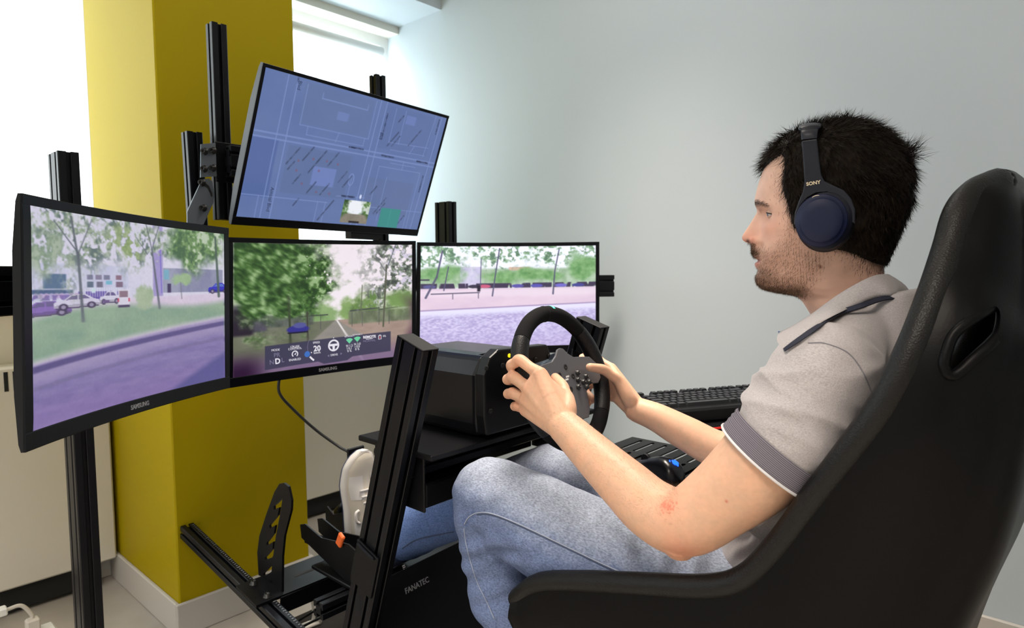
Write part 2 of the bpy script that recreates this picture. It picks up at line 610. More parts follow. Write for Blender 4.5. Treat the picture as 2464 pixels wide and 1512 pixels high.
def blob(u, v, ru, rv, s=0.35, n=None):
    d = np.hypot((UU - u) / ru, (VV - v) / rv)
    if n is not None: d = d + (n - 0.5) * 1.5
    return 1 - ss(1 - s, 1 + s, d)


def foliage(seed, dark, mid, light, dens=1.0):
    n = fbm(26, 18, seed, 4); m = fbm(70, 46, seed + 5, 2)
    t = ss(0.30, 0.72, n * 0.6 + m * 0.4)
    im = mix(dark, mid, ss(0, 0.55, t))
    return lay(im, ss(0.55, 0.95, t), light)


def polym(pts, soft=0.0):
    P = np.stack([UU.ravel(), VV.ravel()], 1); poly = np.asarray(pts); x, y = P[:, 0], P[:, 1]; r = np.zeros(len(P), bool)
    j = len(poly) - 1
    for i in range(len(poly)):
        xi, yi = poly[i]; xj, yj = poly[j]
        r ^= ((yi > y) != (yj > y)) & (x < (xj - xi) * (y - yi) / (yj - yi + 1e-12) + xi)
        j = i
    return r.reshape(UU.shape).astype(float)


def blur(img, kx, ky, m=None):
    out = img
    for k, ax in ((kx, 1), (ky, 0)):
        if k > 0:
            acc = 0
            for d in range(-k, k + 1): acc = acc + np.roll(out, d, ax)
            out = acc / (2 * k + 1)
    return out if m is None else lay(img, m, out)


def carpic(img, u, v, w, h, col, sk=0.0, glass=None):
    q = lambda L: [(u + x * w, v - y * h - sk * x * w) for x, y in L]
    glass = C(104, 92, 140) if glass is None else glass
    img = lay(img, polym(q([(-.95, -.42), (-.9, -.25), (.95, -.25), (.95, -.42)])) * .8, C(74, 62, 96))
    img = lay(img, polym(q([(-1, -.3), (-1, .08), (-.9, .2), (-.58, .27), (-.28, .66), (.35, .68), (.72, .28), (.97, .14), (1, -.3)])), col)
    img = lay(img, polym(q([(-.48, .27), (-.24, .58), (.0, .6), (.0, .27)])), glass); img = lay(img, polym(q([(.06, .27), (.06, .6), (.31, .6), (.56, .28)])), glass)
    img = lay(img, polym(q([(-1, -.1), (1, -.1), (1, -.3), (-1, -.3)])) * .45, col * .6)
    for s in (-.6, .62):
        img = lay(img, blob(u + s * w, v + .26 * h - sk * s * w, .2 * w, .3 * h * .9, .15), C(66, 56, 86)); img = lay(img, blob(u + s * w, v + .26 * h - sk * s * w, .1 * w, .15 * h, .2), C(150, 142, 170))
    return img


def paint_left():
    img = mix(C(205, 202, 226), C(222, 218, 232), fbm(5, 4, 1))
    # buildings and shop front
    img = lay(img, rect(-0.1, 0.25, 0.45, 0.46), mix(C(186, 186, 218), C(214, 214, 232), fbm(20, 8, 3)))
    img = lay(img, rect(0.05, 0.30, 0.15, 0.37), C(86, 110, 142) * 1.0)
    img = lay(img, rect(0.0, 0.375, 0.18, 0.395), C(70, 92, 132))
    img = lay(img, rect(0.20, 0.385, 0.42, 0.44) * (fbm(60, 10, 8, 2) > 0.45), C(92, 74, 158))
    for k, (u, v, w, h, c) in enumerate([(0.245, .30, .028, .025, C(120, 118, 150)), (0.285, .30, .03, .025, C(132, 122, 152)), (0.325, .30, .03, .025, C(120, 120, 150)),
                                         (0.385, .30, .028, .025, C(140, 108, 128)), (0.245, .335, .03, .03, C(92, 106, 128)), (0.29, .335, .03, .03, C(112, 108, 130)),
                                         (0.335, .33, .03, .02, C(120, 180, 205)), (0.385, .335, .035, .03, C(126, 104, 128)), (.265, .368, .02, .025, C(190, 215, 220))]):
        img = lay(img, rect(u, v, u + w, v + h, 0.003), c)
    for k in range(22):
        u = 0.2 + k * 0.0115
        img = lay(img, rect(u, 0.365, u + 0.004, 0.415, 0.002) * 0.75, C(222, 220, 236))
    # tower and far street
    tw = rect(0.58, 0.0, 0.635, 0.42); img = lay(img, tw, mix(C(150, 138, 196), C(176, 164, 210), fbm(10, 6, 12)))
    img = lay(img, seg(0.617, 0.03, 0.628, 0.40, 0.003), C(104, 88, 196))
    img = lay(img, rect(0.635, 0.25, 0.99, 0.40), mix(C(122, 122, 158), C(168, 172, 190), fbm(16, 6, 14)))
    img = lay(img, rect(0.64, 0.26, 0.67, 0.32), C(122, 172, 196)); img = lay(img, rect(0.66, 0.345, 0.68, 0.40), C(62, 48, 92))
    # paving behind
    pv = ss(0.40, 0.425, VV + 0.03 * (1 - UU) * -1)
    img = lay(img, pv, mix(C(206, 190, 216), C(222, 208, 224), fbm(8, 8, 20)))
    # grass
    top = 0.505 - 0.06 * UU - 0.03 * np.sin(UU * 5.5); bot = 0.705 - 0.13 * UU
    gr = ss(top - 0.03, top + 0.03, VV) * (1 - ss(bot - 0.03, bot + 0.02, VV))
    img = lay(img, gr, mix(C(120, 150, 132), C(156, 178, 150), fbm(7, 10, 23)))
    # kerb and road
    k0 = 0.735 - 0.115 * UU
    rd = ss(bot - 0.005, bot + 0.02, VV)
    img = lay(img, rd, mix(C(148, 134, 178), C(164, 152, 188), fbm(8, 30, 29)))
    img = lay(img, 1 - ss(0.008, 0.022, np.abs(VV - k0)), C(92, 82, 132))
    rr = ss(k0 + 0.03, k0 + 0.10, VV)
    img = lay(img, rr * 0.9, mix(C(112, 102, 156), C(146, 132, 182), fbm(14, 40, 31)))
    img = lay(img, ss(0.80, 1.0, VV) * 0.5, mix(C(126, 96, 160), C(150, 120, 178), fbm(6, 8, 33)))
    img = lay(img, (1 - ss(0.006, 0.014, np.abs(VV - (0.82 - 0.10 * UU)))) * 0.4, C(112, 104, 140))
    img = lay(img, ss(0.0, 0.05, VV - (1.35 - 0.55 * UU)) * 0.8, C(84, 82, 142))
    # cars
    for k in range(9): img = lay(img, blob(.02 + .022 * k, .405, .012, .014, .3), C(176 + 8 * (k % 3), 166, 208))
    img = lay(img, rect(.0, .40, .20, .425) * (fbm(60, 30, 36, 2) > .5) * .7, C(104, 84, 156))
    img = carpic(img, .055, .470, .12, .062, C(132, 104, 176), .05); img = carpic(img, .20, .440, .105, .062, C(206, 200, 222), .05)
    img = carpic(img, .355, .425, .052, .058, C(208, 204, 224), .03)
    img = lay(img, rect(.318, .432, .352, .446, .003), C(104, 84, 132))
    img = lay(img, rect(0.395, 0.375, 0.455, 0.47, 0.004), C(214, 210, 226)); img = lay(img, rect(0.402, 0.385, 0.445, 0.42, 0.003), C(138, 112, 128))
    img = lay(img, rect(0.395, 0.462, 0.455, 0.476, 0.003), C(72, 62, 92))
    for u in (0.397, 0.452): img = lay(img, rect(u - 0.004, 0.425, u + 0.003, 0.445, 0.002), C(196, 62, 86))
    # low shrubs, small tree
    n = fbm(30, 20, 40)
    img = lay(img, blob(0.53, 0.425, 0.045, 0.06, 0.3, n), mix(C(150, 170, 140), C(186, 196, 172), n))
    img = lay(img, seg(0.735, 0.33, 0.742, 0.44, 0.003), C(112, 112, 120)); img = lay(img, blob(0.735, 0.315, 0.05, 0.035, 0.3, n), C(156, 182, 142))
    # blue car
    img = carpic(img, .965, .382, .065, .060, C(50, 46, 188), .02, C(92, 116, 205))
    # crowns of the street trees
    f1 = foliage(50, C(96, 112, 112), C(150, 164, 142), C(206, 206, 218)); n = fbm(9, 7, 51, 4); fine = fbm(40, 26, 57, 3)
    leaf = fbm(95, 64, 58, 2)
    img = lay(img, blob(0.16, 0.08, 0.26, 0.24, 0.5, n) * ss(0.40, 0.55, fine * .6 + leaf * .4), f1)
    img = lay(img, blob(0.03, 0.20, 0.13, 0.09, 0.5, n) * ss(.3, .5, fine), mix(C(104, 130, 104), C(166, 178, 160), ss(.3, .7, fine)))
    img = lay(img, blob(0.50, 0.06, 0.20, 0.16, 0.45, n) * ss(0.40, 0.54, fine), f1)
    img = lay(img, (blob(0.42, 0.10, 0.06, 0.07, 0.5, n) + blob(0.47, 0.17, 0.04, 0.05, 0.5, n)) * ss(.42, .55, fine) * .85, mix(C(122, 146, 92), C(170, 182, 140), leaf))
    f2 = foliage(60, C(72, 102, 72), C(112, 146, 92), C(186, 200, 176))
    img = lay(img, blob(0.86, 0.09, 0.17, 0.17, 0.35, n), f2)
    # trunks
    for p in [(.175, .02, .205, .22, .007, .008), (.205, .2, .225, .53, .009, .011), (.21, .20, .10, .05, .004, .003), (.205, .2, .27, .02, .004, .003),
              (.575, .14, .615, .49, .006, .009), (.575, .14, .545, .0, .004, .003), (.58, .13, .615, .0, .004, .003), (.55, .17, .49, .08, .003, .002),
              (.945, .03, .965, .43, .009, .012)]:
        img = lay(img, seg(*p) * 0.9, C(92, 98, 108) if p[0] < 0.9 else C(74, 92, 84))
    img = lay(img, blob(0.97, 0.055, 0.012, 0.02, 0.15) * (1 - blob(0.97, 0.055, 0.008, 0.014, 0.15)), C(150, 160, 160))
    img = blur(img, 5, 0, ss(.46, .60, VV + .06 * UU) * .9); img = blur(img, 1, 0)
    return np.clip(img * (.95 + .05 * fbm(120, 80, 99, 2)[..., None]) * 0.98, 0, 1)


def paint_mid():
    img = mix(C(238, 226, 234), C(246, 238, 244), fbm(4, 4, 2))
    hz = 0.635
    # far tree lines
    n = fbm(14, 12, 70, 4); f = foliage(71, C(54, 84, 44), C(104, 140, 82), C(176, 196, 152))
    img = lay(img, ((UU > 0.28) * blob(0.48, 0.58, 0.075, 0.12, 0.3, n)), mix(C(118, 152, 96), C(160, 184, 132), n))
    img = lay(img, blob(0.62, 0.58, 0.05, 0.12, 0.35, n), mix(C(112, 146, 84), C(158, 182, 120), n))
    img = lay(img, blob(0.72, 0.56, 0.07, 0.14, 0.35, n), mix(C(84, 116, 62), C(136, 164, 96), n))
    # ground
    gd = ss(hz - 0.004, hz + 0.006, VV)
    img = lay(img, gd, mix(C(132, 128, 122), C(164, 156, 148), fbm(8, 14, 73)))
    # verge, road, right plaza
    e1 = 0.545 - (VV - hz) * 0.85
    img = lay(img, gd * (1 - ss(e1 - 0.01, e1 + 0.01, UU)), mix(C(92, 100, 78), C(128, 126, 114), fbm(10, 14, 74)))
    er = 0.555 + (VV - hz) * 1.05
    img = lay(img, gd * ss(er - 0.008, er + 0.008, UU), mix(C(148, 126, 116), C(182, 160, 148), fbm(10, 18, 75)))
    img = lay(img, gd * (1 - ss(0.003, 0.008, np.abs(UU - (0.552 + (VV - hz) * 0.42)))), C(226, 220, 220))
    img = lay(img, ss(0.80, 1.0, VV) * 0.75, mix(C(112, 84, 132), C(136, 106, 150), fbm(5, 5, 76)))
    img = lay(img, ss(0.78, 0.98, VV) * (1 - ss(0.05, 0.22, UU)), C(46, 22, 52))
    # dark wall and canopy at the left
    img = lay(img, rect(-0.1, 0.47, 0.17, 0.68, 0.01), mix(C(66, 60, 78), C(98, 92, 110), fbm(12, 8, 78)))
    img = lay(img, rect(-0.1, 0.50, 0.10, 0.70, 0.015), C(42, 34, 48))
    img = lay(img, rect(0.17, 0.56, 0.42, 0.655, 0.01), mix(C(58, 66, 58), C(118, 122, 118), fbm(30, 12, 79)))
    # right hand side
    img = lay(img, rect(0.62, 0.57, 1.1, 0.68, 0.01), mix(C(78, 88, 66), C(150, 156, 132), fbm(30, 10, 80)))
    for p in [(.30, .585, .50, .585, .005), (.63, .565, .80, .555, .006), (.80, .57, 1.0, .545, .006)]: img = lay(img, seg(*p), C(72, 74, 76))
    for u in (.40, .46, .64, .70, .80, .86): img = lay(img, seg(u, .58, u, .70, .0025), C(84, 84, 82))
    # big tree at the left
    f3 = foliage(84, C(36, 62, 30), C(74, 110, 54), C(150, 178, 128)); n2 = fbm(8, 8, 85, 5)
    crown = np.clip(blob(0.14, 0.22, 0.32, 0.42, 0.3, n2) + blob(0.38, 0.42, 0.12, 0.22, 0.35, n2), 0, 1)
    img = lay(img, crown * ss(0.26, 0.36, fbm(60, 40, 86, 2) + 0.5 * (1 - ss(0.12, 0.50, UU)) + .08), f3)
    img = lay(img, seg(0.285, 0.42, 0.295, 0.80, 0.009), C(58, 66, 50)); img = lay(img, seg(0.385, 0.55, 0.39, 0.78, 0.006), C(66, 60, 58))
    # right trees: pale blotches over branches
    f4 = foliage(90, C(72, 78, 74), C(122, 134, 116), C(214, 206, 226)); n3 = fbm(9, 8, 91, 5)
    img = lay(img, ss(0.66, 0.92, UU + 0.35 * (n3 - 0.5) + 0.08 * VV) * (1 - ss(0.50, 0.62, VV)) * ss(0.36, 0.5, fbm(44, 30, 92, 3)), f4)
    img = lay(img, blob(0.92, 0.50, 0.11, 0.10, 0.4, n3), mix(C(92, 128, 66), C(140, 168, 104), n3))
    img = lay(img, seg(0.845, 0.18, 0.825, 0.72, 0.008), C(92, 94, 78)); img = lay(img, seg(0.70, 0.35, 0.69, 0.64, 0.004), C(102, 106, 88))
    img = lay(img, seg(0.85, 0.2, 0.90, 0.0, 0.004), C(92, 98, 110)); img = lay(img, seg(0.845, 0.25, 0.78, 0.1, 0.004), C(110, 114, 120))
    # blue car, dark shape at the right edge
    img = lay(img, blob(0.335, 0.685, 0.06, 0.032, 0.15), C(52, 50, 138)); img = lay(img, blob(0.345, 0.655, 0.035, 0.022, 0.2), C(84, 86, 150))
    img = lay(img, rect(0.28, 0.705, 0.39, 0.717), C(30, 28, 48))
    img = lay(img, ss(0.88, 0.97, UU + 0.08 * np.sin(VV * 7)) * ss(0.40, 0.60, VV) * (1 - ss(0.80, 0.95, VV)), C(92, 62, 84))
    sl_ = np.roll(img, 3, 0); img = lay(img, (1 - ss(.2, .5, UU)) * (1 - ss(.5, .65, VV)), (img + np.roll(np.roll(img, 2, 1), 1, 0) + np.roll(np.roll(img, -2, 1), -1, 0) + np.roll(np.roll(img, 4, 1), 2, 0) + np.roll(np.roll(img, -4, 1), -2, 0)) / 5)
    img = blur(img, 3, 0, ss(.70, .80, VV))
    # dashboard strip
    b0, b1 = 0.800 - 0.035 * UU, 0.985 - 0.045 * UU
    strip = ss(0.158, 0.162, UU) * (1 - ss(0.868, 0.872, UU)) * ss(b0 - .003, b0 + .003, VV) * (1 - ss(b1 - .003, b1 + .003, VV))
    tab = (1 - ss(0.095, 0.10, np.abs(UU - 0.545) + np.maximum(0, VV - b1) * 1.2)) * (VV > b1 - 0.02) * (1 - ss(b1 + .024, b1 + .028, VV))
    img = lay(img, np.maximum(strip, tab) * 0.93, C(62, 60, 84))
    return img


def paint_right():
    img = mix(C(226, 228, 246), C(240, 240, 250), fbm(5, 4, 4))
    f = foliage(100, C(92, 122, 100), C(142, 172, 140), C(226, 234, 244)); n = fbm(10, 7, 101, 5); fine = fbm(42, 26, 102, 3)
    img = lay(img, rect(-0.1, 0.22, 1.1, 0.41, 0.02) * 0.85, mix(C(108, 142, 100), C(190, 206, 186), fbm(22, 10, 103)))
    img = lay(img, rect(0.22, 0.20, 0.34, 0.40), mix(C(178, 172, 206), C(216, 212, 230), fine)); img = lay(img, rect(0.50, 0.205, 0.62, 0.24), C(206, 176, 160))
    img = lay(img, ss(0.30, 0.5, 0.75 - VV * 1.9 + 0.6 * (n - 0.5)) * ss(0.42, 0.56, fine), f)
    for u, v, r, h in ((.12, .27, .13, .08), (.45, .30, .12, .07), (.62, .28, .09, .06), (.93, .24, .09, .11), (.75, .30, .08, .05)):
        img = lay(img, blob(u, v, r, h, 0.4, n), mix(C(84, 132, 78), C(146, 184, 132), fine))
    # parked cars
    img = lay(img, rect(-0.1, 0.365, 1.1, 0.415, 0.006) * ss(0.30, 0.45, fbm(46, 6, 106, 2)), C(66, 58, 82))
    for k, (u, c) in enumerate([(.05, C(90, 90, 140)), (.30, C(60, 56, 76)), (.36, C(190, 92, 122)), (.55, C(90, 82, 160)), (.66, C(88, 84, 168)), (.80, C(112, 104, 190)), (.90, C(72, 72, 140))]):
        img = lay(img, blob(u, .395, .035, .018, .2), c)
    # plaza
    img = lay(img, ss(0.405, 0.425, VV), mix(C(206, 182, 204), C(222, 202, 216), fbm(10, 12, 108)))
    img = lay(img, ss(0.0, 0.02, VV - 0.42) * (1 - ss(0.47, 0.52, VV)) * 0.5, C(226, 214, 226))
    # kerb, pale strip, cobbles
    kb = 0.625 - 0.05 * UU
    img = lay(img, ss(kb - 0.006, kb + 0.006, VV), C(216, 212, 236))
    img = lay(img, 1 - ss(0.004, 0.010, np.abs(VV - kb)), C(166, 148, 182))
    cb = fbm(84, 80, 110, 3, gain=.7)
    img = lay(img, ss(kb + 0.03, kb + 0.09, VV), mix(C(164, 154, 198), C(206, 198, 230), ss(0.25, 0.75, cb)))
    img = lay(img, ss(0.80, 1.0, VV) * 0.35, C(168, 150, 196))
    img = blur(img, 2, 0, ss(.38, .5, VV))
    # trunks, bench, bin
    for p in [(.12, .05, .09, .30, .008, .008), (.09, .30, .03, .50, .009, .010), (.155, .20, .13, .43, .005, .006), (.445, .02, .42, .30, .006, .006), (.42, .30, .405, .49, .006, .007),
              (.79, .03, .765, .25, .006, .006), (.765, .25, .755, .48, .006, .008), (.34, .12, .335, .42, .004, .004)]:
        img = lay(img, seg(*p) * 0.9, C(86, 84, 112))
    for p in [(.06, .465, .33, .455, .006), (.18, .465, .18, .515, .004), (.325, .46, .325, .51, .004)]: img = lay(img, seg(*p), C(104, 96, 118))
    img = lay(img, rect(.318, .385, .336, .445), C(42, 38, 52))
    img = lay(img, rect(-0.02, .32, .05, .335), C(70, 66, 84))
    return np.clip(img * 1.03, 0, 1)


def paint_map():
    img = mix(C(92, 112, 162), C(104, 122, 168), fbm(6, 5, 5))
    road = C(122, 142, 194); blk = C(98, 116, 158)
    for r in [(.07, .03, .0, 0)]: pass
    for u0, v0, u1, v1, c in [(.19, .02, .55, .30, C(98, 116, 156)), (.62, .02, .93, .36, C(92, 110, 158)), (.17, .46, .50, .80, C(94, 112, 152)), (.60, .60, .90, .90, C(96, 112, 152)),
                              (.0, .44, .12, .85, C(78, 98, 154))]:
        img = lay(img, rect(u0, v0, u1, v1) * 0.6, c)
    img = lay(img, rect(.31, .58, .43, .72), C(110, 128, 184)); img = lay(img, rect(.37, .16, .43, .22), C(108, 126, 178)); img = lay(img, rect(.75, .06, .81, .13), C(106, 124, 180))
    L = [(.105, 0, .105, 1, .004), (.15, .05, .15, 1, .0045), (0, .405, 1, .395, .006), (0, .44, 1, .43, .006), (.585, 0, .575, 1, .0045), (.62, 0, .61, 1, .0045),
         (.20, .03, .20, .31, .003), (.20, .31, .56, .31, .003), (.56, .02, .56, .31, .003), (.24, .31, .24, .37, .003), (.40, .31, .39, .38, .003), (.54, .31, .54, .37, .003), (.24, .37, .54, .37, .003),
         (.28, .10, .52, .10, .004), (.28, .06, .28, .10, .003), (.52, .06, .52, .10, .003), (.68, .03, .68, .30, .003), (.74, .03, .74, .30, .003), (.68, .30, .93, .28, .003), (.93, .0, .91, .36, .003), (.97, 0, .95, 1, .004),
         (.70, .355, .92, .35, .003), (.84, .29, .82, .36, .003), (.66, .50, .66, 1, .003), (.66, .50, .92, .50, .003), (.92, .50, .92, 1, .003), (.72, .58, .72, .95, .003), (.72, .46, .88, .46, .003), (.80, .44, .80, .5, .003),
         (.0, .84, .42, .84, .004), (.08, .84, .08, 1, .003), (.37, .84, .37, 1, .003), (.41, .84, .41, 1, .003), (.46, .78, .62, .77, .003), (.57, .84, 1, .84, .003), (.90, .84, .90, 1, .003), (.52, .62, .52, .80, .003)]
    for p in L: img = lay(img, seg(*p) * 0.75, road)
    img = lay(img, blob(.52, .64, .016, .05, .1) * (1 - blob(.52, .64, .010, .04, .1)) * 0.8, road)
    rs = np.random.RandomState(3)
    pts = [(.20, .53, .07), (.27, .50, .06), (.34, .50, .05), (.40, .51, .06), (.31, .58, .06), (.20, .60, .035), (.24, .69, .04), (.32, .74, .05), (.39, .74, .05), (.47, .63, .05), (.50, .66, .05), (.26, .86, .03),
           (.42, .90, .09), (.66, .70, .04), (.72, .82, .08), (.73, .84, .05), (.70, .27, .07), (.72, .28, .05), (.83, .22, .08), (.72, .10, .03), (.87, .93, .05)]
    for u, v, l in pts:
        m = seg(u - l * 0.35, v + l * 0.9, u + l * 0.35, v - l * 0.9, 0.0055) * (0.5 + 0.5 * (fbm(90, 60, int(u * 900), 1) > 0.42))
        img = lay(img, m * 0.7, C(58, 68, 96))
        if u < .42 and v < .8: img = lay(img, blob(u + .03, v + .03, .006, .010, .2) * 0.7, C(122, 92, 118))
    for u0, v, u1 in ((.47, .395, .545), (.66, .412, .73), (.88, .405, .95), (.49, .775, .56)):
        img = lay(img, seg(u0, v, u1, v, 0.007) * (0.55 + 0.45 * (fbm(120, 60, 7, 1) > 0.45)), C(50, 60, 92))
    for u, v0, v1 in ((.635, .09, .29), (.955, .03, .15), (.945, .52, .66), (.15, .03, .0)):
        img = lay(img, seg(u, v0, u, v1, 0.006) * (0.5 + 0.5 * (fbm(60, 120, 9, 1) > 0.45)) * 0.8, C(52, 64, 98))
    # green field and camera inset
    img = lay(img, rect(.735, .835, .86, 1.0, .003), C(62, 138, 134)); img = lay(img, seg(.797, .84, .797, 1, .002), C(76, 148, 148))
    f = foliage(120, C(48, 74, 40), C(104, 138, 84), C(196, 206, 196)); ins = rect(.51, .80, .665, .985, .003)
    pic = lay(lay(np.ones_like(img) * C(236, 240, 246), np.clip(1 - blob(.585, .84, .05, .10, .3, fbm(20, 16, 122)), 0, 1) * (VV < .93), f), ss(.905, .915, VV), mix(C(116, 112, 98), C(150, 142, 128), fbm(30, 20, 123)))
    pic = lay(pic, (VV > .905) * ss(.04, .07, np.abs(UU - .588) - (VV - .905) * .55), C(72, 104, 56))
    pic = lay(pic, rect(.56, .968, .62, .985), C(40, 36, 40))
    img = lay(img, ins, pic)
    img = lay(img, blob(.595, .765, .006, .018, .2), C(206, 216, 246))
    return img


def s2l(a):
    a = np.clip(a, 0, 1)
    return np.where(a <= 0.04045, a / 12.92, ((a + 0.055) / 1.055) ** 2.4)


def screen_mat(name, es):
    m = mat(name, (0.004, 0.004, 0.005), 0.25, spec=0.35)
    n, l, b = nodes_of(m)
    a = n.new('ShaderNodeVertexColor'); a.layer_name = 'picture'
    l.new(a.outputs[0], b.inputs['Emission Color'])
    b.inputs['Emission Strength'].default_value = es
    return m


def emis(name, c, es=1.0):
    col = s2l(np.array(c) / 255.0)
    return mat(name, (0, 0, 0), 0.4, spec=0.2, emit=tuple(col), es=es)


# ------------------------------------------------------------------ monitors
def monitor(A0, B0, A1, B1, sag, picture, label, logo=None, bez=(0.013, 0.013, 0.013, 0.026), es=1.0, thick=0.030, side_m=None, name='curved_monitor'):
    """A0,B0 bottom left/right corners, A1,B1 top ones as the driver sees them"""
    A0, B0, A1, B1 = (np.asarray(q, float) for q in (A0, B0, A1, B1))
    N = unit(np.cross(B0 - A0, A1 - A0))   # towards the viewer
    W = np.linalg.norm(B0 - A0); H = np.linalg.norm(A1 - A0)

    def P(u, v, off=0.0):
        p = (A0 * (1 - u) + B0 * u) * (1 - v) + (A1 * (1 - u) + B1 * u) * v
        bow = -4 * sag * u * (1 - u)
        # the offset follows the local normal of the arc
        sl = -4 * sag * (1 - 2 * u) / W
        U = unit(B0 - A0)
        n = unit(N - U * sl)
        return p + N * bow + n * off
    base = P(0.5, 0, 0)
    e = empty(name, tuple(base), label, 'monitor', 'monitors of the driving rig')
    NU = 40 if sag else 4
    us = np.linspace(0, 1, NU + 1)
    # housing: shallow tub behind the bezel
    hs = MB()
    sec = [(0, 0.0), (0, -0.35), (0.03, -0.6), (0.22, -1.0), (0.78, -1.0), (0.97, -0.6), (1, -0.35), (1, 0.0)]
    bul = lambda u: (thick + 0.014) * (0.30 + 0.70 * min(1, 9 * u * (1 - u))) if sag else thick
    hs.grid(np.array([[P(u, v, o * bul(u)) for v, o in sec] for u in us]), smooth=False)
    for u in (0.0, 1.0):
        hs.add([P(u, v, o * bul(u)) for v, o in sec], [tuple(range(len(sec)))])
    hs.build('housing', side_m or M_bback, e)
    # bezel strips
    l, r, t, b = bez
    fr = MB()

    def strip(u0, u1, v0, v1, n):
        q = np.linspace(u0, u1, n + 1)
        G = np.array([[P(u, v0, -0.001), P(u, v0, 0.0022), P(u, v0 + (v1 - v0) * .06, 0.0030), P(u, v1 - (v1 - v0) * .06, 0.0030), P(u, v1, 0.0022), P(u, v1, -0.001)] for u in q])
        fr.grid(G, smooth=False)
        fr.add(list(G[0]), [tuple(range(6))]); fr.add(list(G[-1]), [tuple(range(6))])
    strip(0, 1, 0, b / H, NU); strip(0, 1, 1 - t / H, 1, NU)
    strip(0, l / W, b / H, 1 - t / H, 1); strip(1 - r / W, 1, b / H, 1 - t / H, 1)
    fr.build('bezel', M_bezel, e)
    # picture surface
    u0, u1, v0, v1 = l / W, 1 - r / W, b / H, 1 - t / H
    G = np.zeros((SH, SW, 3))
    vv = np.linspace(1, 0, SH)[:, None]
    for j, q in enumerate(np.linspace(0, 1, SW)):
        u = u0 + (u1 - u0) * q
        p0 = P(u, v0, 0.0012); p1 = P(u, v1, 0.0012)
        G[:, j, :] = p0[None, :] * (1 - vv) + p1[None, :] * vv
    me = bpy.data.meshes.new('screen')
    idx = np.arange(SW * SH).reshape(SH, SW)
    q = np.stack([idx[:-1, :-1], idx[1:, :-1], idx[1:, 1:], idx[:-1, 1:]], -1).reshape(-1, 4)
    me.vertices.add(SW * SH); me.vertices.foreach_set('co', G.ravel())
    me.loops.add(q.size); me.loops.foreach_set('vertex_index', q.ravel())
    me.polygons.add(len(q)); me.polygons.foreach_set('loop_start', np.arange(0, q.size, 4)); me.polygons.foreach_set('loop_total', np.full(len(q), 4))
    me.update(); me.validate()
    ca = me.color_attributes.new('picture', 'FLOAT_COLOR', 'POINT')
    rgba = np.ones((SW * SH, 4)); rgba[:, :3] = s2l(picture).reshape(-1, 3)
    ca.data.foreach_set('color', rgba.ravel())
    me.polygons.foreach_set('use_smooth', [True] * len(me.polygons))
    sc_o = link('screen', me, screen_mat('screen picture', es), e, 'lit screen')

    def S(u, v, off=0.002):        # u right, v down on the picture
        return P(u0 + (u1 - u0) * u, v1 + (v0 - v1) * v, off)
    if logo:
        c = P(0.5, b / H * 0.5, 0.0034)
        text('logo', logo, c, B0 - A0, A1 - A0, 0.0125, M_logo, e, bold=0.0003)
    return e, P, S, sc_o


ZB, ZTOP = 0.0, 0.0
# corners from the photograph, depth from the size of the screens (0.39 m high)
LD0, LD1 = 0.972, 1.592
eL, PL, SL, scL = monitor(atD(58, 1090, LD0), atD(551, 934, LD1), atD(50, 465, LD0), atD(548, 549, LD1), 0.026, paint_left(),
                          'large curved monitor showing a parked-car street, mounted left of the driver', 'SAMSUNG', bez=(0.018, 0.016, 0.016, 0.028))
MD0, MD1 = 1.70, 2.085
eM, PM, SM, scM = monitor(atD(548, 935, MD0), atD(1000, 872, MD1), atD(548, 571, MD0), atD(1000, 580, MD1), 0.024, paint_mid(),
                          'curved monitor showing a tree-lined avenue with a dashboard strip, behind the steering wheel', 'SAMSUNG')
RD0, RD1 = 2.16, 2.28
eR, PR, SR, scR = monitor(atD(1000, 862, RD0), atD(1442, 846, RD1), atD(1003, 583, RD0), atD(1442, 582, RD1), 0.026, paint_right(),
                          'curved monitor showing a pale cobbled plaza, beside the grey wall', None, es=1.15)
eT, PT, ST, scT = monitor(atY(555, 540, 1.635), atY(1003, 568, 1.635), atY(632, 150, 1.50), atY(1080, 279, 1.50), 0.0, paint_map(),
                          'flat monitor showing a blue street map, tilted above the curved monitors', None, bez=(0.009, 0.007, 0.009, 0.022), thick=0.026, side_m=M_side, name='map_monitor')

# dashboard print on the middle screen
W_ = emis('white print', (232, 228, 238), 1.0); G_ = emis('grey print', (122, 118, 146), 1.0); T_ = emis('green print', (112, 206, 160), 1.0)
B_ = emis('blue print', (66, 112, 190), 1.0); R_ = emis('red print', (186, 62, 82), 1.0); D_ = emis('dark print', (62, 60, 84), 1.0)


def hud(body, u, v, size, m, bold=0.0, al='CENTER'):
    o = SM(u, v); U = SM(u + 0.01, v - 0.000) - SM(u - 0.01, v + 0.000); V = SM(u, v - 0.01) - SM(u, v + 0.01)
    text('dashboard_text', body, o, U, V, size, m, scM, al, 0.0001, bold)


def hudpoly(pts, m, off=0.0022, name='dashboard_symbol'):
    MB().add([SM(u, v, off) for u, v in pts], [tuple(range(len(pts)))]).build(name, m, scM)


def arc(cu, cv, r0, r1, a0, a1, m, n=18, name='dashboard_symbol', off=0.0022):
    k = MB(); asp = 1.55
    t = np.radians(np.linspace(a0, a1, n))
    k.grid(np.array([[SM(cu + r * math.cos(a) / asp, cv - r * math.sin(a), off) for r in (r0, r1)] for a in t]))
    k.build(name, m, scM)


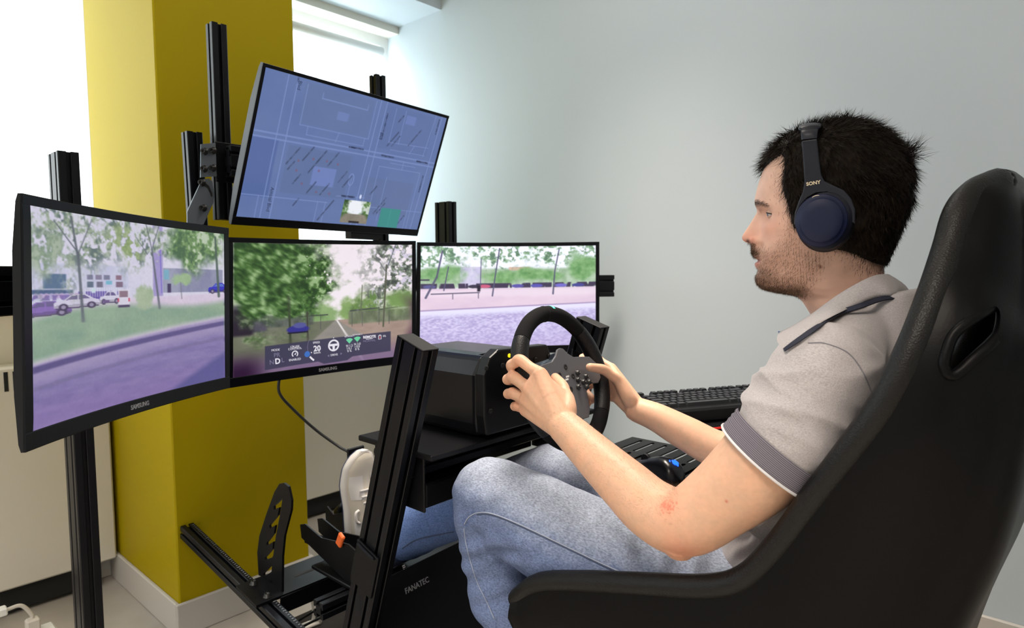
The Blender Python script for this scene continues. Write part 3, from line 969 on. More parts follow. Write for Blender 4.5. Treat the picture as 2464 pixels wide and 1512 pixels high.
sk_ = lambda u: -0.040 * (u - 0.2)
hud('MODE', .215, .832, .0085, W_); hud('PR', .222, .873, .017, G_); hud('N', .195, .925, .018, G_); hud('D', .226, .922, .021, W_, 0.0006); hud('L', .253, .918, .018, G_)
hud('CRUISE', .318, .822, .0085, W_); hud('CONTROL', .318, .838, .0085, W_); arc(.318, .880, .019, .027, -50, 230, W_); hudpoly([(.314, .884), (.326, .866), (.321, .888)], W_); hud('ENABLED', .318, .925, .0085, W_)
hud('SPEED', .436, .807, .008, W_); hud('20', .440, .857, .022, W_, 0.0006); hud('km/h', .440, .890, .0105, W_)
arc(.385, .893, 0.0, .024, 0, 360, B_, 20); arc(.47, .84, .125, .139, 215, 236, W_, 8); arc(.47, .84, .128, .131, 150, 205, G_, 8)
arc(.408, .884, 0, .005, 0, 360, W_, 8)
arc(.533, .845, .036, .049, 0, 360, W_, 30); arc(.533, .845, 0, .013, 0, 360, W_, 14)
hudpoly([(.510, .832), (.556, .832), (.555, .850), (.511, .850)], W_); hudpoly([(.526, .85), (.540, .85), (.538, .888), (.528, .888)], W_); arc(.533, .782, 0, .004, 0, 360, W_, 8)
hudpoly([(.497, .927), (.508, .917), (.508, .937)], G_); hudpoly([(.572, .912), (.583, .921), (.572, .931)], G_); hud('DRIVE', .536, .925, .0085, W_)
for q, (u, v) in enumerate(((.624, .822), (.670, .814))):
    arc(u, v + .022, 0, .046, 48, 132, T_, 10)
    hud('NETWORK %d' % (q + 1), u, v - .040, .0055, W_); hud(('N 1.2', 'N 2.0')[q], u, v + .040, .0095, W_); hud(('I 0.1', 'I 0.0')[q], u, v + .062, .0095, W_); hud('0 %', u, v + .084, .0095, W_)
hud('REMOTE', .742, .803, .011, W_, 0.0004); hudpoly([(.722, .819), (.762, .816), (.762, .820), (.722, .823)], W_); hud('NORMAL', .742, .836, .010, G_)
hudpoly([(.795, .797), (.813, .796), (.813, .832), (.795, .833)], W_); hudpoly([(.798, .801), (.810, .800), (.810, .829), (.798, .830)], D_, .0026); hudpoly([(.801, .806), (.807, .8055), (.807, .825), (.801, .8255)], R_, .003)
hudpoly([(.800, .793), (.808, .7925), (.808, .797), (.800, .797)], W_); hud('0%', .832, .808, .0085, W_)
# street names on the map
K_ = emis('dark map print', (46, 56, 86), 1.0)


def mapt(body, u, v, ang, size):
    o = ST(u, v, 0.002); U0 = unit(ST(u + .01, v, 0.002) - ST(u - .01, v, 0.002)); V0 = unit(ST(u, v - .01, 0.002) - ST(u, v + .01, 0.002))
    a = math.radians(ang)
    text('street_name', body, o, U0 * math.cos(a) + V0 * math.sin(a), V0 * math.cos(a) - U0 * math.sin(a), size, K_, scT, 'CENTER', 0.0001)


mapt('Amstel Blvd', .135, .86, -90, .0135); mapt('Blvd', .160, .055, -90, .0135); mapt('Blvd', .625, .265, -90, .012)
# ------------------------------------------------------------------ monitor stand
ms = empty('monitor_stand', (1.05, 1.70, 0.0), 'black aluminium-profile monitor stand with two floor posts behind the screens', 'stand')


def bar(A, B, U, nu, nv, parent, name, m=None):
    return extrusion(MB(), A, B, U, nu, nv).build(name, m or M_alu, parent)


# floor posts
pl = atY(152, 370, 1.70); pr = atX(1072, 487, 1.665)
bar((pl[0], 1.70, 0.05), (pl[0], 1.70, pl[2]), (1, 0, 0), 1, 2, ms, 'floor_post')
bar((pr[0], pr[1], 0.05), (pr[0], pr[1], pr[2]), (1, 0, 0), 1, 2, ms, 'floor_post')
for p in (pl, pr):
    q = MB(); q.box((p[0], 1.62, 0.025), (0.05, 0.70, 0.046), bev=0.004)
    q.build('foot', M_alu, ms)
    MB().box((p[0] - 0.05, 1.62, 0.10), (0.06, 0.06, 0.10), bev=0.006).build('corner_bracket', M_plate, ms)
# cross bars: straight one in the middle, two arms turned with the side screens
zc = 1.085
bar((pl[0] + 0.02, 1.79, zc), (pr[0] - 0.02, 1.79, zc), (0, 0, 1), 2, 1, ms, 'cross_bar')
aL0 = atD(-70, 700, 0.99); aL1 = np.array([0.76, 1.775, zc])
aL0 = np.array([aL0[0], aL0[1], zc + 0.004])
bar(aL0, aL1, (0, 0, 1), 2, 1, ms, 'side_arm')
aR1 = atX(1462, 688, 2.03); aR0 = np.array([1.50, 1.80, aR1[2]])
dR = unit(aR1 - aR0)
bar(aR0, aR1 + dR * 0.02, (0, 0, 1), 2, 1, ms, 'side_arm')
for a, b, mon in ((aL0, aL1, PL), (aR0, aR1, PR)):
    c = mon(0.5, 0.45, -0.05); t = a + (b - a) * np.clip(np.dot(c - a, b - a) / np.dot(b - a, b - a), 0, 1)
    MB().tube([c, [t[0], t[1], c[2]]], 0.035, 4).build('screen_mount', M_plate, ms)
c = PM(0.5, 0.5, -0.04); MB().tube([c, (c[0], 1.77, c[2])], 0.04, 4).build('screen_mount', M_plate, ms)
# uprights of the map monitor
pT = atY(520, 60, 1.765)
bar((pT[0], pT[1], 1.255), (pT[0], pT[1], pT[2]), (1, 0, 0), 1, 1, ms, 'upright')
pS = atX(908, 183, 1.345)
bar((pS[0], pS[1], 1.10), (pS[0], pS[1], pS[2]), (1, 0, 0), 1, 1, ms, 'upright')
pQ = atY(466, 320, 1.80)
bar((pQ[0] + 0.005, 1.80, 1.03), (pQ[0] - 0.005, 1.80, pQ[2]), (1, 0, 0), 1, 1, ms, 'upright')
# arm carrying the map monitor
zA = 0.5 * (atY(560, 350, 1.72)[2] + atY(560, 430, 1.72)[2])
bar((pT[0] - 0.005, 1.715, zA), (pS[0] + 0.005, 1.715, zA), (0, 0, 1), 2, 1, ms, 'cross_bar')
MB().box((pT[0] + 0.055, 1.745, zA), (0.16, 0.008, 0.105), bev=0.002).build('bracket_plate', M_plate, ms)
cT = PT(0.5, 0.42, -0.035)
MB().tube([cT, (cT[0], 1.70, zA)], 0.04, 4).build('screen_mount', M_plate, ms)
# grey bracket plates with bolts on the side of the upright (plane facing the window)
bx = pT[0] - 0.023


def bolt(p, n, r=0.0065, h=0.012, parent=ms):
    n = unit(n); b = MB()
    b.lathe([(r * 1.5, 0), (r * 1.5, 0.0015), (r, 0.002), (r, h), (r * 0.55, h), (r * 0.5, h * 0.5), (0, h * 0.5)], p, n, 14)
    return b.build('bolt', M_bolt, parent)


Pp = lambda px, py: atY(px, py, 1.742)
g1 = [Pp(484, 347), Pp(527, 343), Pp(525, 424), Pp(483, 427)]
nrm = unit(np.array([0, -1.0, 0.0]))


def plate(pts, t, name, m, parent, n=nrm):
    k = len(pts); b = MB(); pts = [np.asarray(p, float) for p in pts]
    b.add(pts + [p - n * t for p in pts], [tuple(range(k)), tuple(range(2 * k - 1, k - 1, -1))] + [(i, (i + 1) % k, k + (i + 1) % k, k + i) for i in range(k)])
    return b.build(name, m, parent)


plate(g1, 0.005, 'bracket_plate', M_greyplate, ms)
for px, py in ((493, 365), (513, 363), (492, 407), (513, 405)): bolt(Pp(px, py), (-0.75, -0.66, 0.0))
g2 = [Pp(x, y) for x, y in ((487, 431), (503, 430), (511, 437), (516, 470), (514, 487), (490, 540), (451, 545), (451, 510), (455, 500))]
plate(g2, 0.005, 'pivot_plate', M_greyplate, ms)
sl = [Pp(x, y) for x, y in ((484, 444), (494, 440), (503, 448), (510, 464), (511, 473), (508, 474), (505, 465), (499, 453), (490, 447))]
plate([p + nrm * 0.0006 for p in sl], 0.0004, 'pivot_slot', M_slot, ms)
for px, py in ((487, 440), (490, 501)): bolt(Pp(px, py), (-0.75, -0.66, 0.0))
# lamp-shade like foot under the map monitor
f0, f1 = PT(0.60, 0.0, -0.01), PT(0.79, 0.0, -0.01)
fb = MB(); dn = np.array([0, 0, -1.0])
fb.add([f0, f1, f1 + dn * 0.022 - (f1 - f0) * 0.12, f0 + dn * 0.022 + (f1 - f0) * 0.0, f0 + [0, .03, 0], f1 + [0, .03, 0], f1 + dn * 0.022 - (f1 - f0) * 0.12 + [0, .03, 0], f0 + dn * 0.022 + [0, .03, 0]],
       [(0, 1, 2, 3), (4, 7, 6, 5), (0, 4, 5, 1), (1, 5, 6, 2), (2, 6, 7, 3), (3, 7, 4, 0)])
fb.build('mount_hook', M_bback, eT)

# ------------------------------------------------------------------ driving rig frame
RX = 1.05
rig = empty('driving_rig', (RX, 0.9, 0.0), 'black aluminium-profile driving rig frame with slanted wheel uprights', 'rig')
uL_t = atX(1005, 826, 0.785); uL_b = atX(872, 1500, 0.785)
d = unit(uL_b - uL_t)
low = uL_t + d * ((0.10 - uL_t[2]) / d[2])
UpU = np.array([0, 1.0, 0])
ub = []
for X in (0.785, 1.358):
    T = np.array([X, uL_t[1], uL_t[2]]); Bm = np.array([X, low[1], low[2]])
    u = bar(Bm, T, UpU, 2, 1, rig, 'wheel_upright'); ub.append(u)
    # end cap
    N = unit(T - Bm); Uc = unit(UpU - N * np.dot(UpU, N)); Vc = np.cross(N, Uc)
    MB().box(T + N * 0.0015, (0.0795, 0.0395, 0.003), (Uc, Vc, N), 0.001).build('end_cap', M_rubber, rig)
N = unit(uL_t - low); Uc = unit(UpU - N * np.dot(UpU, N)); Vc = np.cross(N, Uc)
# angle bracket with slot on the near upright
cb = uL_t - N * 0.505
MB().box(cb + np.array([-0.0235, 0.0, 0]), (0.075, 0.007, 0.10), (Uc, Vc, N), 0.002).build('slot_bracket', M_plate, rig)
MB().box(cb + np.array([-0.0275, 0.0, 0]) + N * 0.045, (0.06, 0.012, 0.007), (Uc, Vc, N), 0.003).build('slot_bracket', M_greyplate if False else M_alu, rig)
# base rails, cross members
zr = 0.10
for X in (0.80, 1.30):
    bar((X, -0.25, zr), (X, 1.25, zr), (0, 0, 1), 2, 1, rig, 'base_rail')
bar((0.82, -0.20, zr), (1.28, -0.20, zr), (0, 1, 0), 1, 2, rig, 'cross_member')
bar((0.82, 1.20, zr), (1.28, 1.20, zr), (0, 1, 0), 1, 2, rig, 'cross_member')
for X in (0.80, 1.30):
    for Y in (-0.2, 1.15): MB().lathe([(0.022, 0.0), (0.022, 0.03), (0.010, 0.035), (0.010, 0.062)], (X, Y, 0.005), (0, 0, 1), 16).build('foot', M_rubber, rig)
for Y in (0.22, 0.55): bar((0.82, Y, zr), (1.28, Y, zr), (0, 1, 0), 1, 2, rig, 'cross_member')   # carry the seat
# inclined pedal rails
rE = atX(450, 1277, 0.765); rN = atX(700, 1520, 0.765)
rd_ = unit(rN - rE)
pr0 = rE; pr1 = rE + rd_ * ((0.98 - rE[1]) / rd_[1])
rails = []
for dx in (0.0, 0.57):
    rails.append(bar(pr0 + [dx, 0, 0], pr1 + [dx, 0, 0], (1, 0, 0), 1, 1, rig, 'pedal_rail'))
# scale marks on the near rail (printed)
upv = unit(np.cross((1.0, 0, 0), rd_)); upv = upv if upv[2] > 0 else -upv
M_mark = mat('pale scale print', (0.30, 0.32, 0.36), 0.5)
rl = np.linalg.norm(pr1 - pr0)
mk = MB()
for i in range(int(rl / 0.010)):
    c = pr0 + rd_ * (0.012 + i * 0.010) + upv * 0.0204 + np.array([0.013, 0, 0])
    L = 0.008 if i % 5 == 0 else 0.0045
    mk.box(c, (L, 0.0012, 0.0004), (np.array([1.0, 0, 0]), rd_, upv))
mk.build('scale_print', M_mark, rails[0])
# supports under the pedal rails
for dx in (0.0, 0.57):
    b0 = pr0 + rd_ * 0.70 + [dx, 0, 0]
    bar((b0[0], b0[1] - 0.02, 0.12), (b0[0], b0[1] - 0.02, b0[2] - 0.022), (1, 0, 0), 1, 1, rig, 'rail_support')
# pedal cross plate between the rails
X1 = np.array([1.0, 0, 0])
pc = atX(620, 1392, 0.765)
tpl = np.dot(pc - pr0, rd_)
fwd = -rd_
pcn = pr0 + rd_ * (tpl + 0.01)
o = pcn + upv * 0.024
W2 = 0.57
poly = [(-0.035, -0.055), (W2 + 0.035, -0.055), (W2 + 0.035, 0.055), (-0.035, 0.055)]
pp = MB().prism(poly, o, X1, rd_, upv, -0.004, 0.004).build('pedal_cross_plate', M_plate, rig)
MB().box(o + X1 * W2 / 2 + rd_ * 0.055 - upv * 0.025, (W2 - 0.06, 0.006, 0.05), (X1, rd_, upv), 0.001).build('pedal_cross_plate', M_plate, rig)
MB().box(o + X1 * 0.16 + upv * 0.0042, (0.12, 0.009, 0.0006), (X1, rd_, upv)).build('plate_slot', M_slot, rig)
for a, b in ((0.002, -0.035), (0.002, 0.038)):
    bolt(o + X1 * a + rd_ * b + upv * 0.004, upv, 0.007, 0.010, rig)
# upright slotted bracket standing at the rail (outline as in the photograph, 5 mm steel)
br = [(683, 1163), (694, 1172), (701, 1205), (700, 1228), (684, 1290), (679, 1340), (678, 1440), (655, 1440), (655, 1400), (622, 1385), (619, 1330), (624, 1290), (640, 1240), (660, 1185), (672, 1165)]
XB = 0.805
brp = [atX(x, y, XB) for x, y in br]
_h = lambda L: [(400 + a * .3247, 1040 + b * .3247) for a, b in L]
slots = [_h([(862, 492), (852, 560), (838, 640), (818, 740), (803, 830), (793, 915), (786, 930), (736, 948), (730, 932), (788, 868), (793, 814), (748, 842), (742, 824), (798, 752), (808, 692), (768, 716), (763, 694), (826, 618), (836, 560), (798, 577), (796, 550)]),
         _h([(784, 982), (780, 1036), (724, 1076), (719, 1052)])]


def plate_holes(outer, holes, X, t, name, m, parent):
    """plate in the plane x = X with holes, cut by a triangulated fill"""
    bm = bmesh.new()
    edges = []
    for loop in [outer] + holes:
        vs = [bm.verts.new((X, p[1], p[2])) for p in loop]
        edges += [bm.edges.new((vs[i], vs[(i + 1) % len(vs)])) for i in range(len(vs))]
    bmesh.ops.triangle_fill(bm, use_beauty=True, use_dissolve=False, edges=edges, normal=(1, 0, 0))
    r = bmesh.ops.extrude_face_region(bm, geom=bm.faces[:])
    bmesh.ops.translate(bm, vec=(t, 0, 0), verts=[g for g in r['geom'] if isinstance(g, bmesh.types.BMVert)])
    bmesh.ops.recalc_face_normals(bm, faces=bm.faces)
    me = bpy.data.meshes.new(name); bm.to_mesh(me); bm.free()
    return link(name, me, m, parent)


plate_holes(brp, [[atX(x, y, XB) for x, y in s] for s in slots], XB, 0.006, 'slotted_bracket', M_plate, rig)
# wheel deck between the uprights, with a lower shelf
dc = uL_t - N * 0.235
MB().box((RX + 0.0215, dc[1] + 0.03, dc[2]), (0.545, 0.24, 0.012), bev=0.002).build('wheel_deck', M_plate, rig)
bar((0.80, dc[1] + 0.02, dc[2] - 0.035), (1.34, dc[1] + 0.02, dc[2] - 0.035), (0, 1, 0), 2, 1, rig, 'cross_member')
d2 = uL_t - N * 0.33
MB().box((RX + 0.02, d2[1] + 0.075, d2[2] + 0.03), (0.50, 0.006, 0.12), bev=0.002).build('front_panel', M_plate, rig)
MB().box((0.921, d2[1] + 0.0, d2[2] + 0.0), (0.20, 0.15, 0.05), bev=0.004).build('cable_tray', M_plate, rig)
for X in (0.815, 1.33):
    MB().box((X, d2[1] + 0.0, d2[2] + 0.03), (0.006, 0.16, 0.12), bev=0.002).build('side_plate', M_plate, rig)
MB().tube([(0.80, d2[1] + 0.055, d2[2] + 0.07), (1.345, d2[1] + 0.055, d2[2] + 0.07)], 0.012, 10).build('cross_tube', M_alu, rig)
for i, dx in enumerate((0.03, 0.09)):
    bolt((0.8385, dc[1] - 0.05 + dx, dc[2] - 0.09), (1, 0, 0), 0.006, 0.01, rig)
# right hand side arm for keyboard and mouse
bar((1.40, 0.20, 0.60), (1.40, 0.96, 0.60), (0, 0, 1), 2, 1, rig, 'side_arm')
bar((1.40, 0.30, 0.12), (1.40, 0.30, 0.56), (0, 1, 0), 1, 1, rig, 'arm_post')
bar((1.40, 0.92, 0.12), (1.40, 0.92, 0.56), (0, 1, 0), 1, 1, rig, 'arm_post')
# ------------------------------------------------------------------ wheel base
TL = math.radians(19)
WC = atX(1356, 909, 1.05)                                # centre of the steering wheel
_b = math.radians(4.0)                                   # small yaw of the wheel
WX = np.array([math.cos(_b), math.sin(_b), 0])
_fw = np.array([-math.sin(_b), math.cos(_b), 0])
WN = -_fw * math.cos(TL) + np.array([0, 0, math.sin(TL)])  # towards the driver
WU = _fw * math.sin(TL) + np.array([0, 0, math.cos(TL)])
M_base = mat('wheel base shell', (0.0032, 0.0034, 0.005), 0.3, spec=0.35)
M_base2 = mat('wheel base front', (0.003, 0.003, 0.004), 0.4, spec=0.3)
wbz = empty('wheel_base', (1.055, 1.06, dc[2] + 0.006), 'black direct-drive wheel base with a small amber light, between the uprights', 'wheel base')
zb0, zb1 = dc[2] + 0.006, 0.945
body = MB()
sec = [(-0.106, zb0), (0.106, zb0), (0.110, zb0 + 0.03), (0.110, zb1 - 0.05), (0.085, zb1 - 0.012), (0.06, zb1 - 0.008), (-0.06, zb1 - 0.008), (-0.085, zb1 - 0.012), (-0.110, zb1 - 0.05), (-0.110, zb0 + 0.03)]
body.prism(sec, (1.055, 0.955, 0), (1, 0, 0), (0, 0, 1), (0, 1, 0), 0.0, 0.25)
bevel_mod(body.build('shell', M_base, wbz), 0.012, 3)
fsec = [(-0.108, zb0 + 0.01), (0.108, zb0 + 0.01), (0.114, zb0 + 0.05), (0.114, zb1 - 0.040), (0.092, zb1), (-0.070, zb1 + 0.004), (-0.096, zb1 - 0.010), (-0.114, zb1 - 0.045), (-0.114, zb0 + 0.05)]
fp = MB().prism(fsec, (1.055, 0.955, 0), (1, 0, 0), (0, 0, 1), (0, 1, 0), -0.028, 0.0).build('front_plate', M_base2, wbz)
bevel_mod(fp, 0.004, 2)
for px, py in ((1170, 886), (1209, 880), (1289, 866), (1321, 858), (1300, 890), (1180, 990)):
    p = atY(px, py, 0.9265)
    MB().lathe([(0.0055, 0.0), (0.0055, -0.0016), (0.003, -0.0016), (0.0, -0.0008)], p, (0, 1, 0), 12).build('screw', M_slot, wbz)
p = atY(1226, 856, 0.926)
MB().lathe([(0.0042, 0.001), (0.0042, -0.0006), (0.0025, -0.0018), (0.0, -0.002)], p, (0, 1, 0), 14).build('status_light', emis('amber light', (255, 205, 20), 2.2), wbz, 'glowing amber status light')
a, b = atX(1078, 880, 0.98), atX(1200, 845, 0.985)
MB().tube([a, (a + b) / 2 + [0, 0, 0.004], b], 0.0045, 8, flat=((0, 0, 1), 0.5)).build('top_handle', M_base, wbz)
MB().lathe([(0.040, 0), (0.040, 0.03), (0.034, 0.04), (0.034, 0.075)], WC - WN * 0.115, WN, 30).build('shaft_collar', M_base2, wbz)

# ------------------------------------------------------------------ steering wheel
M_alc = mat('black suede', (0.008, 0.008, 0.009), 0.9, spec=0.12)
add_bump(M_alc, 1500, 0.25, 0.0006)
M_leath = mat('perforated black leather', (0.0045, 0.0045, 0.0055), 0.45, spec=0.3)
add_bump(M_leath, 480, 0.5, 0.0008, kind='voronoi')
M_face = mat('dark grey brushed face plate', (0.115, 0.115, 0.125), 0.42, metal=0.3)
add_bump(M_face, 700, 0.08, 0.0004)
M_hub = mat('blue-grey hub', (0.040, 0.048, 0.062), 0.35, metal=0.3)
M_btn = mat('black button', (0.008, 0.008, 0.008), 0.3)
M_print = mat('white print', (0.75, 0.75, 0.75), 0.5)
sw = empty('steering_wheel', tuple(WC), 'round black suede racing wheel with leather grips and grey button plate', 'steering wheel')
RM = 0.1370


def wp(ang, r=RM, h=0.0):
    a = math.radians(ang)
    return WC + WX * (r * math.cos(a)) + WU * (r * math.sin(a)) + WN * h


def rimseg(a0, a1, ra, rb, name, m, n=40, lab=None):
    t = np.linspace(a0, a1, n)
    G = []
    for q in t:
        k = max(0.0, math.sin(math.pi * (q - a0) / (a1 - a0))) ** 0.5 if ra != rb else 1
        rr = ra + (rb - ra) * max(0, min(1, k))
        c = wp(q); e = unit(c - WC)
        G.append([c + e * (rr * 1.0 * math.cos(x)) + WN * (rr * 0.98 * math.sin(x)) for x in np.linspace(0, 2 * math.pi, 18, endpoint=False)])
    b = MB().grid(np.array(G), close_v=True)
    b.add(G[0], [tuple(range(18))]); b.add(G[-1], [tuple(range(18))])
    return b.build(name, m, sw, lab)


rim = rimseg(42, 138.5, 0.0165, 0.0165, 'rim', M_alc)
rimseg(222, 318, 0.0165, 0.0165, 'rim', M_alc)
rimseg(139, 221.5, 0.0166, 0.0182, 'grip', M_leath, lab='perforated leather grip')
rimseg(-41.5, 41.5, 0.0166, 0.0182, 'grip', M_leath, lab='perforated leather grip')
for a in (93,):
    G = [wp(a, RM + 0.0168 * math.cos(x), 0.0166 * math.sin(x)) for x in np.linspace(0, 2 * math.pi, 18, endpoint=False)]
    MB().tube(G + [G[0]], 0.0006, 5, cap=False).build('seam', M_slot, sw)
gm = MB()
q = np.linspace(82.5, 85.5, 4)
gm.grid(np.array([[wp(a, RM + 0.0171 * math.cos(x), 0.0168 * math.sin(x)) for x in np.linspace(-0.5, 1.15, 9)] for a in q]))
gm.build('top_marker', mat('mint marker', (0.10, 0.62, 0.48), 0.5, emit=(0.05, 0.5, 0.36), es=0.6), sw, 'mint green centre marker')
# face plate in the wheel plane
o0 = WC + WN * 0.012
pts = [(-0.121, 0.012), (-0.100, 0.030), (-0.070, 0.034), (-0.040, 0.036), (-0.022, 0.046), (-0.010, 0.058), (0.0, 0.060), (0.010, 0.058), (0.022, 0.046), (0.040, 0.036), (0.070, 0.034), (0.100, 0.030), (0.121, 0.012),
       (0.121, -0.020), (0.105, -0.030), (0.070, -0.026), (0.052, -0.040), (0.046, -0.075), (0.034, -0.092), (-0.034, -0.092), (-0.046, -0.075), (-0.052, -0.040), (-0.070, -0.026), (-0.105, -0.030), (-0.121, -0.020)]
bevel_mod(MB().prism(pts, o0, WX, WU, WN, -0.005, 0.0).build('face_plate', M_face, sw), 0.0015, 2, 60)
# thicker spoke bodies behind, hub and shifter paddles
MB().prism([(x * 0.96, y * 0.9) for x, y in pts], o0, WX, WU, WN, -0.022, -0.0055).build('spoke_body', M_base2, sw)
MB().lathe([(0.045, -0.07), (0.046, -0.022), (0.040, -0.0065)], o0, WN, 30).build('hub', M_hub, sw)
for s in (-1, 1):
    bevel_mod(MB().prism([(s * 0.045, 0.005), (s * 0.105, 0.012), (s * 0.112, 0.045), (s * 0.095, 0.058), (s * 0.075, 0.030), (s * 0.045, 0.022)][::s], o0, WX, WU, WN, -0.036, -0.032).build('shift_paddle', M_plate, sw), 0.001, 1)
pf = o0 + WN * 0.0004


def onface(px, py): return onplane(px, py, pf, WN)


btn = [(1389, 898), (1409, 907), (1390, 915), (1403, 920), (1417, 920), (1391, 932), (1411, 932)]
lft = [2 * WC + 0 - onface(px, py) for px, py in btn]
allb = [onface(px, py) for px, py in btn]
allb += [p - WX * 2 * np.dot(p - WC, WX) for p in allb]
lett = ['N', 'L', 'R', 'E', 'C', 'M', 'Z'] + ['P', 'A', 'B', 'Q', 'S', 'V', 'K']
for i, p in enumerate(allb):
    bb = MB().lathe([(0.0062, 0.0), (0.0062, 0.0008), (0.0048, 0.001), (0.0046, 0.0052), (0.0036, 0.0062), (0, 0.0064)], p, WN, 16).build('button', M_btn, sw)
    if i < 7: MB().box(p + WN * 0.0066 + WX * 0.0006, (0.0020, 0.0008, 0.0003), (WX, WU, WN)).build('button_print', M_print, bb)
for px, py in ((1361, 883), (1347, 903), (1379, 905), (1374, 937), (1350, 935)):
    MB().lathe([(0.0058, 0.0), (0.0058, 0.0006), (0.0035, 0.0006), (0.003, 0.0002), (0, 0.0002)], onface(px, py), WN, 14).build('screw', M_slot, sw)
for (px, py, w, h) in ((1365.5, 906.5, 0.0115, 0.0036), (1364, 913.5, 0.0115, 0.0036), (1358.5, 920, 0.0034, 0.0042)):
    MB().prism([(-w / 2 - h * .15, -h / 2), (w / 2 - h * .15, -h / 2), (w / 2 + h * .15, h / 2), (-w / 2 + h * .15, h / 2)], onface(px, py), WX, WU, WN, 0, 0.0003).build('emblem', M_print, sw)

# ------------------------------------------------------------------ pedals
ped = empty('pedal_set', (1.03, 1.35, 0.30), 'black pedal set with lettered heel box under the shoe', 'pedals')
hx = onplane(1003, 1410, (0, 1.17, 0.383), (0, -0.87, 0.5))
M_fan = mat('silver lettering', (0.42, 0.42, 0.43), 0.4, metal=0.3)
FN = unit((0, -0.87, 0.5)); FU = unit((0, 0.5, 0.87))
hb = MB().prism([(-0.137, -0.16), (0.29, -0.16), (0.29, 0.046), (-0.137, 0.046)], hx, WX, FU, FN, -0.02, 0.0).build('heel_box', M_plate, ped)
ZH = 0.349                                              # top of the plate the heel rests on
MB().box((1.060, hx[1] + 0.180, ZH - 0.005), (0.39, 0.300, 0.010), bev=0.002).build('heel_plate', M_plate, ped)
bar((0.785, 1.33, ZH - 0.030), (1.315, 1.33, ZH - 0.030), (0, 1, 0), 1, 1, rig, 'cross_member')
text('lettering', 'FANATEC', hx + FN * 0.0006, WX, FU, 0.0175, M_fan, hb, bold=0.0002, shear=0.15)
lg = onplane(972, 1366, hx, FN) + FN * 0.0006
for du, w in ((0.004, 0.008), (0.0, 0.008), (-0.004, 0.0035)):
    MB().box(lg + FU * du + WX * (w - 0.008) / 2, (w, 0.0022, 0.0005), (WX, FU, FN)).build('emblem', M_fan, hb)
for i, X in enumerate((0.905, 1.015, 1.165)):
    z0 = 0.415
    dy = 0.0 if i == 0 else 0.213          # brake and throttle units stand behind the sole
    L = 1.0 if i == 0 else 0.40            # these two are short stubs behind the shoe
    yy = lambda y: 1.30 + dy + (y - 1.30) * L
    for s in (-1, 1):
        MB().prism([(yy(1.30), ZH - 0.001), (yy(1.36), ZH - 0.001), (yy(1.56), z0 - 0.015), (yy(1.565), z0 + 0.02), (yy(1.54), z0 + 0.028), (yy(1.46), z0 + 0.012), (yy(1.34), z0 + 0.030), (yy(1.30), z0 + 0.02)], (X + s * 0.026, 0, 0), (0, 1, 0), (0, 0, 1), (1, 0, 0), -0.002, 0.002).build('side_plate', M_plate, ped)
    MB().box((X, yy(1.43), z0 - 0.024), (0.05, 0.24 * L, 0.005)).build('pedal_base', M_plate, ped)
    if i == 0:
        continue
    MB().tube([(X, 1.560, z0 - 0.02), (X, 1.535, z0 + 0.10), (X, 1.513, z0 + 0.165)], 0.009, 8).build('pedal_arm', M_alu, ped)
    MB().box((X, 1.5005, z0 + 0.165), (0.055, 0.008, 0.10), ((1, 0, 0), (0, math.cos(.03), -math.sin(.03)), (0, math.sin(.03), math.cos(.03))), 0.003).build('pedal_face', M_alu, ped)
    MB().tube([(X, 1.552, z0 + 0.045), (X, 1.60, z0 + 0.005)], 0.012, 12).build('spring', M_alu, ped)
p = atX(819, 1300, 0.872)
MB().box(p, (0.010, 0.022, 0.036), ((1, 0, 0), (0, math.cos(.5), math.sin(.5)), (0, -math.sin(.5), math.cos(.5))), 0.003).build('elastomer', M_orange, ped, 'orange elastomer block')
p = atX(826, 1350, 0.90); MB().lathe([(0.006, 0), (0.006, 0.004), (0.003, 0.006), (0, 0.006)], p, (-1, -0.3, 0.3), 12).build('bolt', M_chrome, ped)
# ------------------------------------------------------------------ keyboard on its shelf
KX = unit((0.866, -0.5, 0.0)); KF = unit((-0.5, -0.866, -0.07)); KN = np.cross(KX, -KF)
KS = atD(1722, 962, 1.545)
M_key = mat('charcoal key cap', (0.018, 0.019, 0.022), 0.42, spec=0.4)
M_kb = mat('keyboard body', (0.005, 0.005, 0.006), 0.4, spec=0.3)
ksh = empty('keyboard_shelf', tuple(KS - KN * 0.07), 'black shelf with a thin red stripe, holding the keyboard', 'shelf')


def kp(u, v, h): return KS + KX * u + KF * v + KN * h   # u right of the space bar centre, v towards the user


u0k, u1k = -0.158, 0.285
MB().box(kp((u0k + u1k) / 2 + .035, -0.042, -0.0538), (u1k - u0k - 0.06, 0.195, 0.018), (KX, KF, KN), 0.004).build('shelf_board', M_plate, ksh)
MB().box(kp((u0k + u1k) / 2 + .035, 0.0548, -0.0505), (u1k - u0k - 0.07, 0.003, 0.0045), (KX, KF, KN)).build('red_stripe', mat('red trim', (0.75, 0.02, 0.02), 0.4, emit=(0.7, 0.02, 0.01), es=0.4), ksh, 'thin red stripe')
MB().box(kp(0.115, 0.0, -0.085), (0.10, 0.06, 0.045), (KX, KF, KN), 0.004).build('shelf_bracket', M_plate, ksh)
kq = kp(0.115, 0.0, -0.105)
bar((kq[0], kq[1], 0.008), (kq[0], kq[1], kq[2]), (1, 0, 0), 1, 1, ksh, 'shelf_post')
MB().box((kq[0], kq[1], 0.005), (0.16, 0.16, 0.010), bev=0.002).build('post_foot', M_plate, ksh)
kb = empty('keyboard', tuple(kp(0.06, -0.04, -0.046)), 'black computer keyboard with charcoal keys on the shelf right of the wheel', 'keyboard')
MB().box(kp((u0k + u1k) / 2, -0.047, -0.028), (u1k - u0k, 0.145, 0.034), (KX, KF, KN), 0.005).build('case', M_kb, kb)
kcache = {}


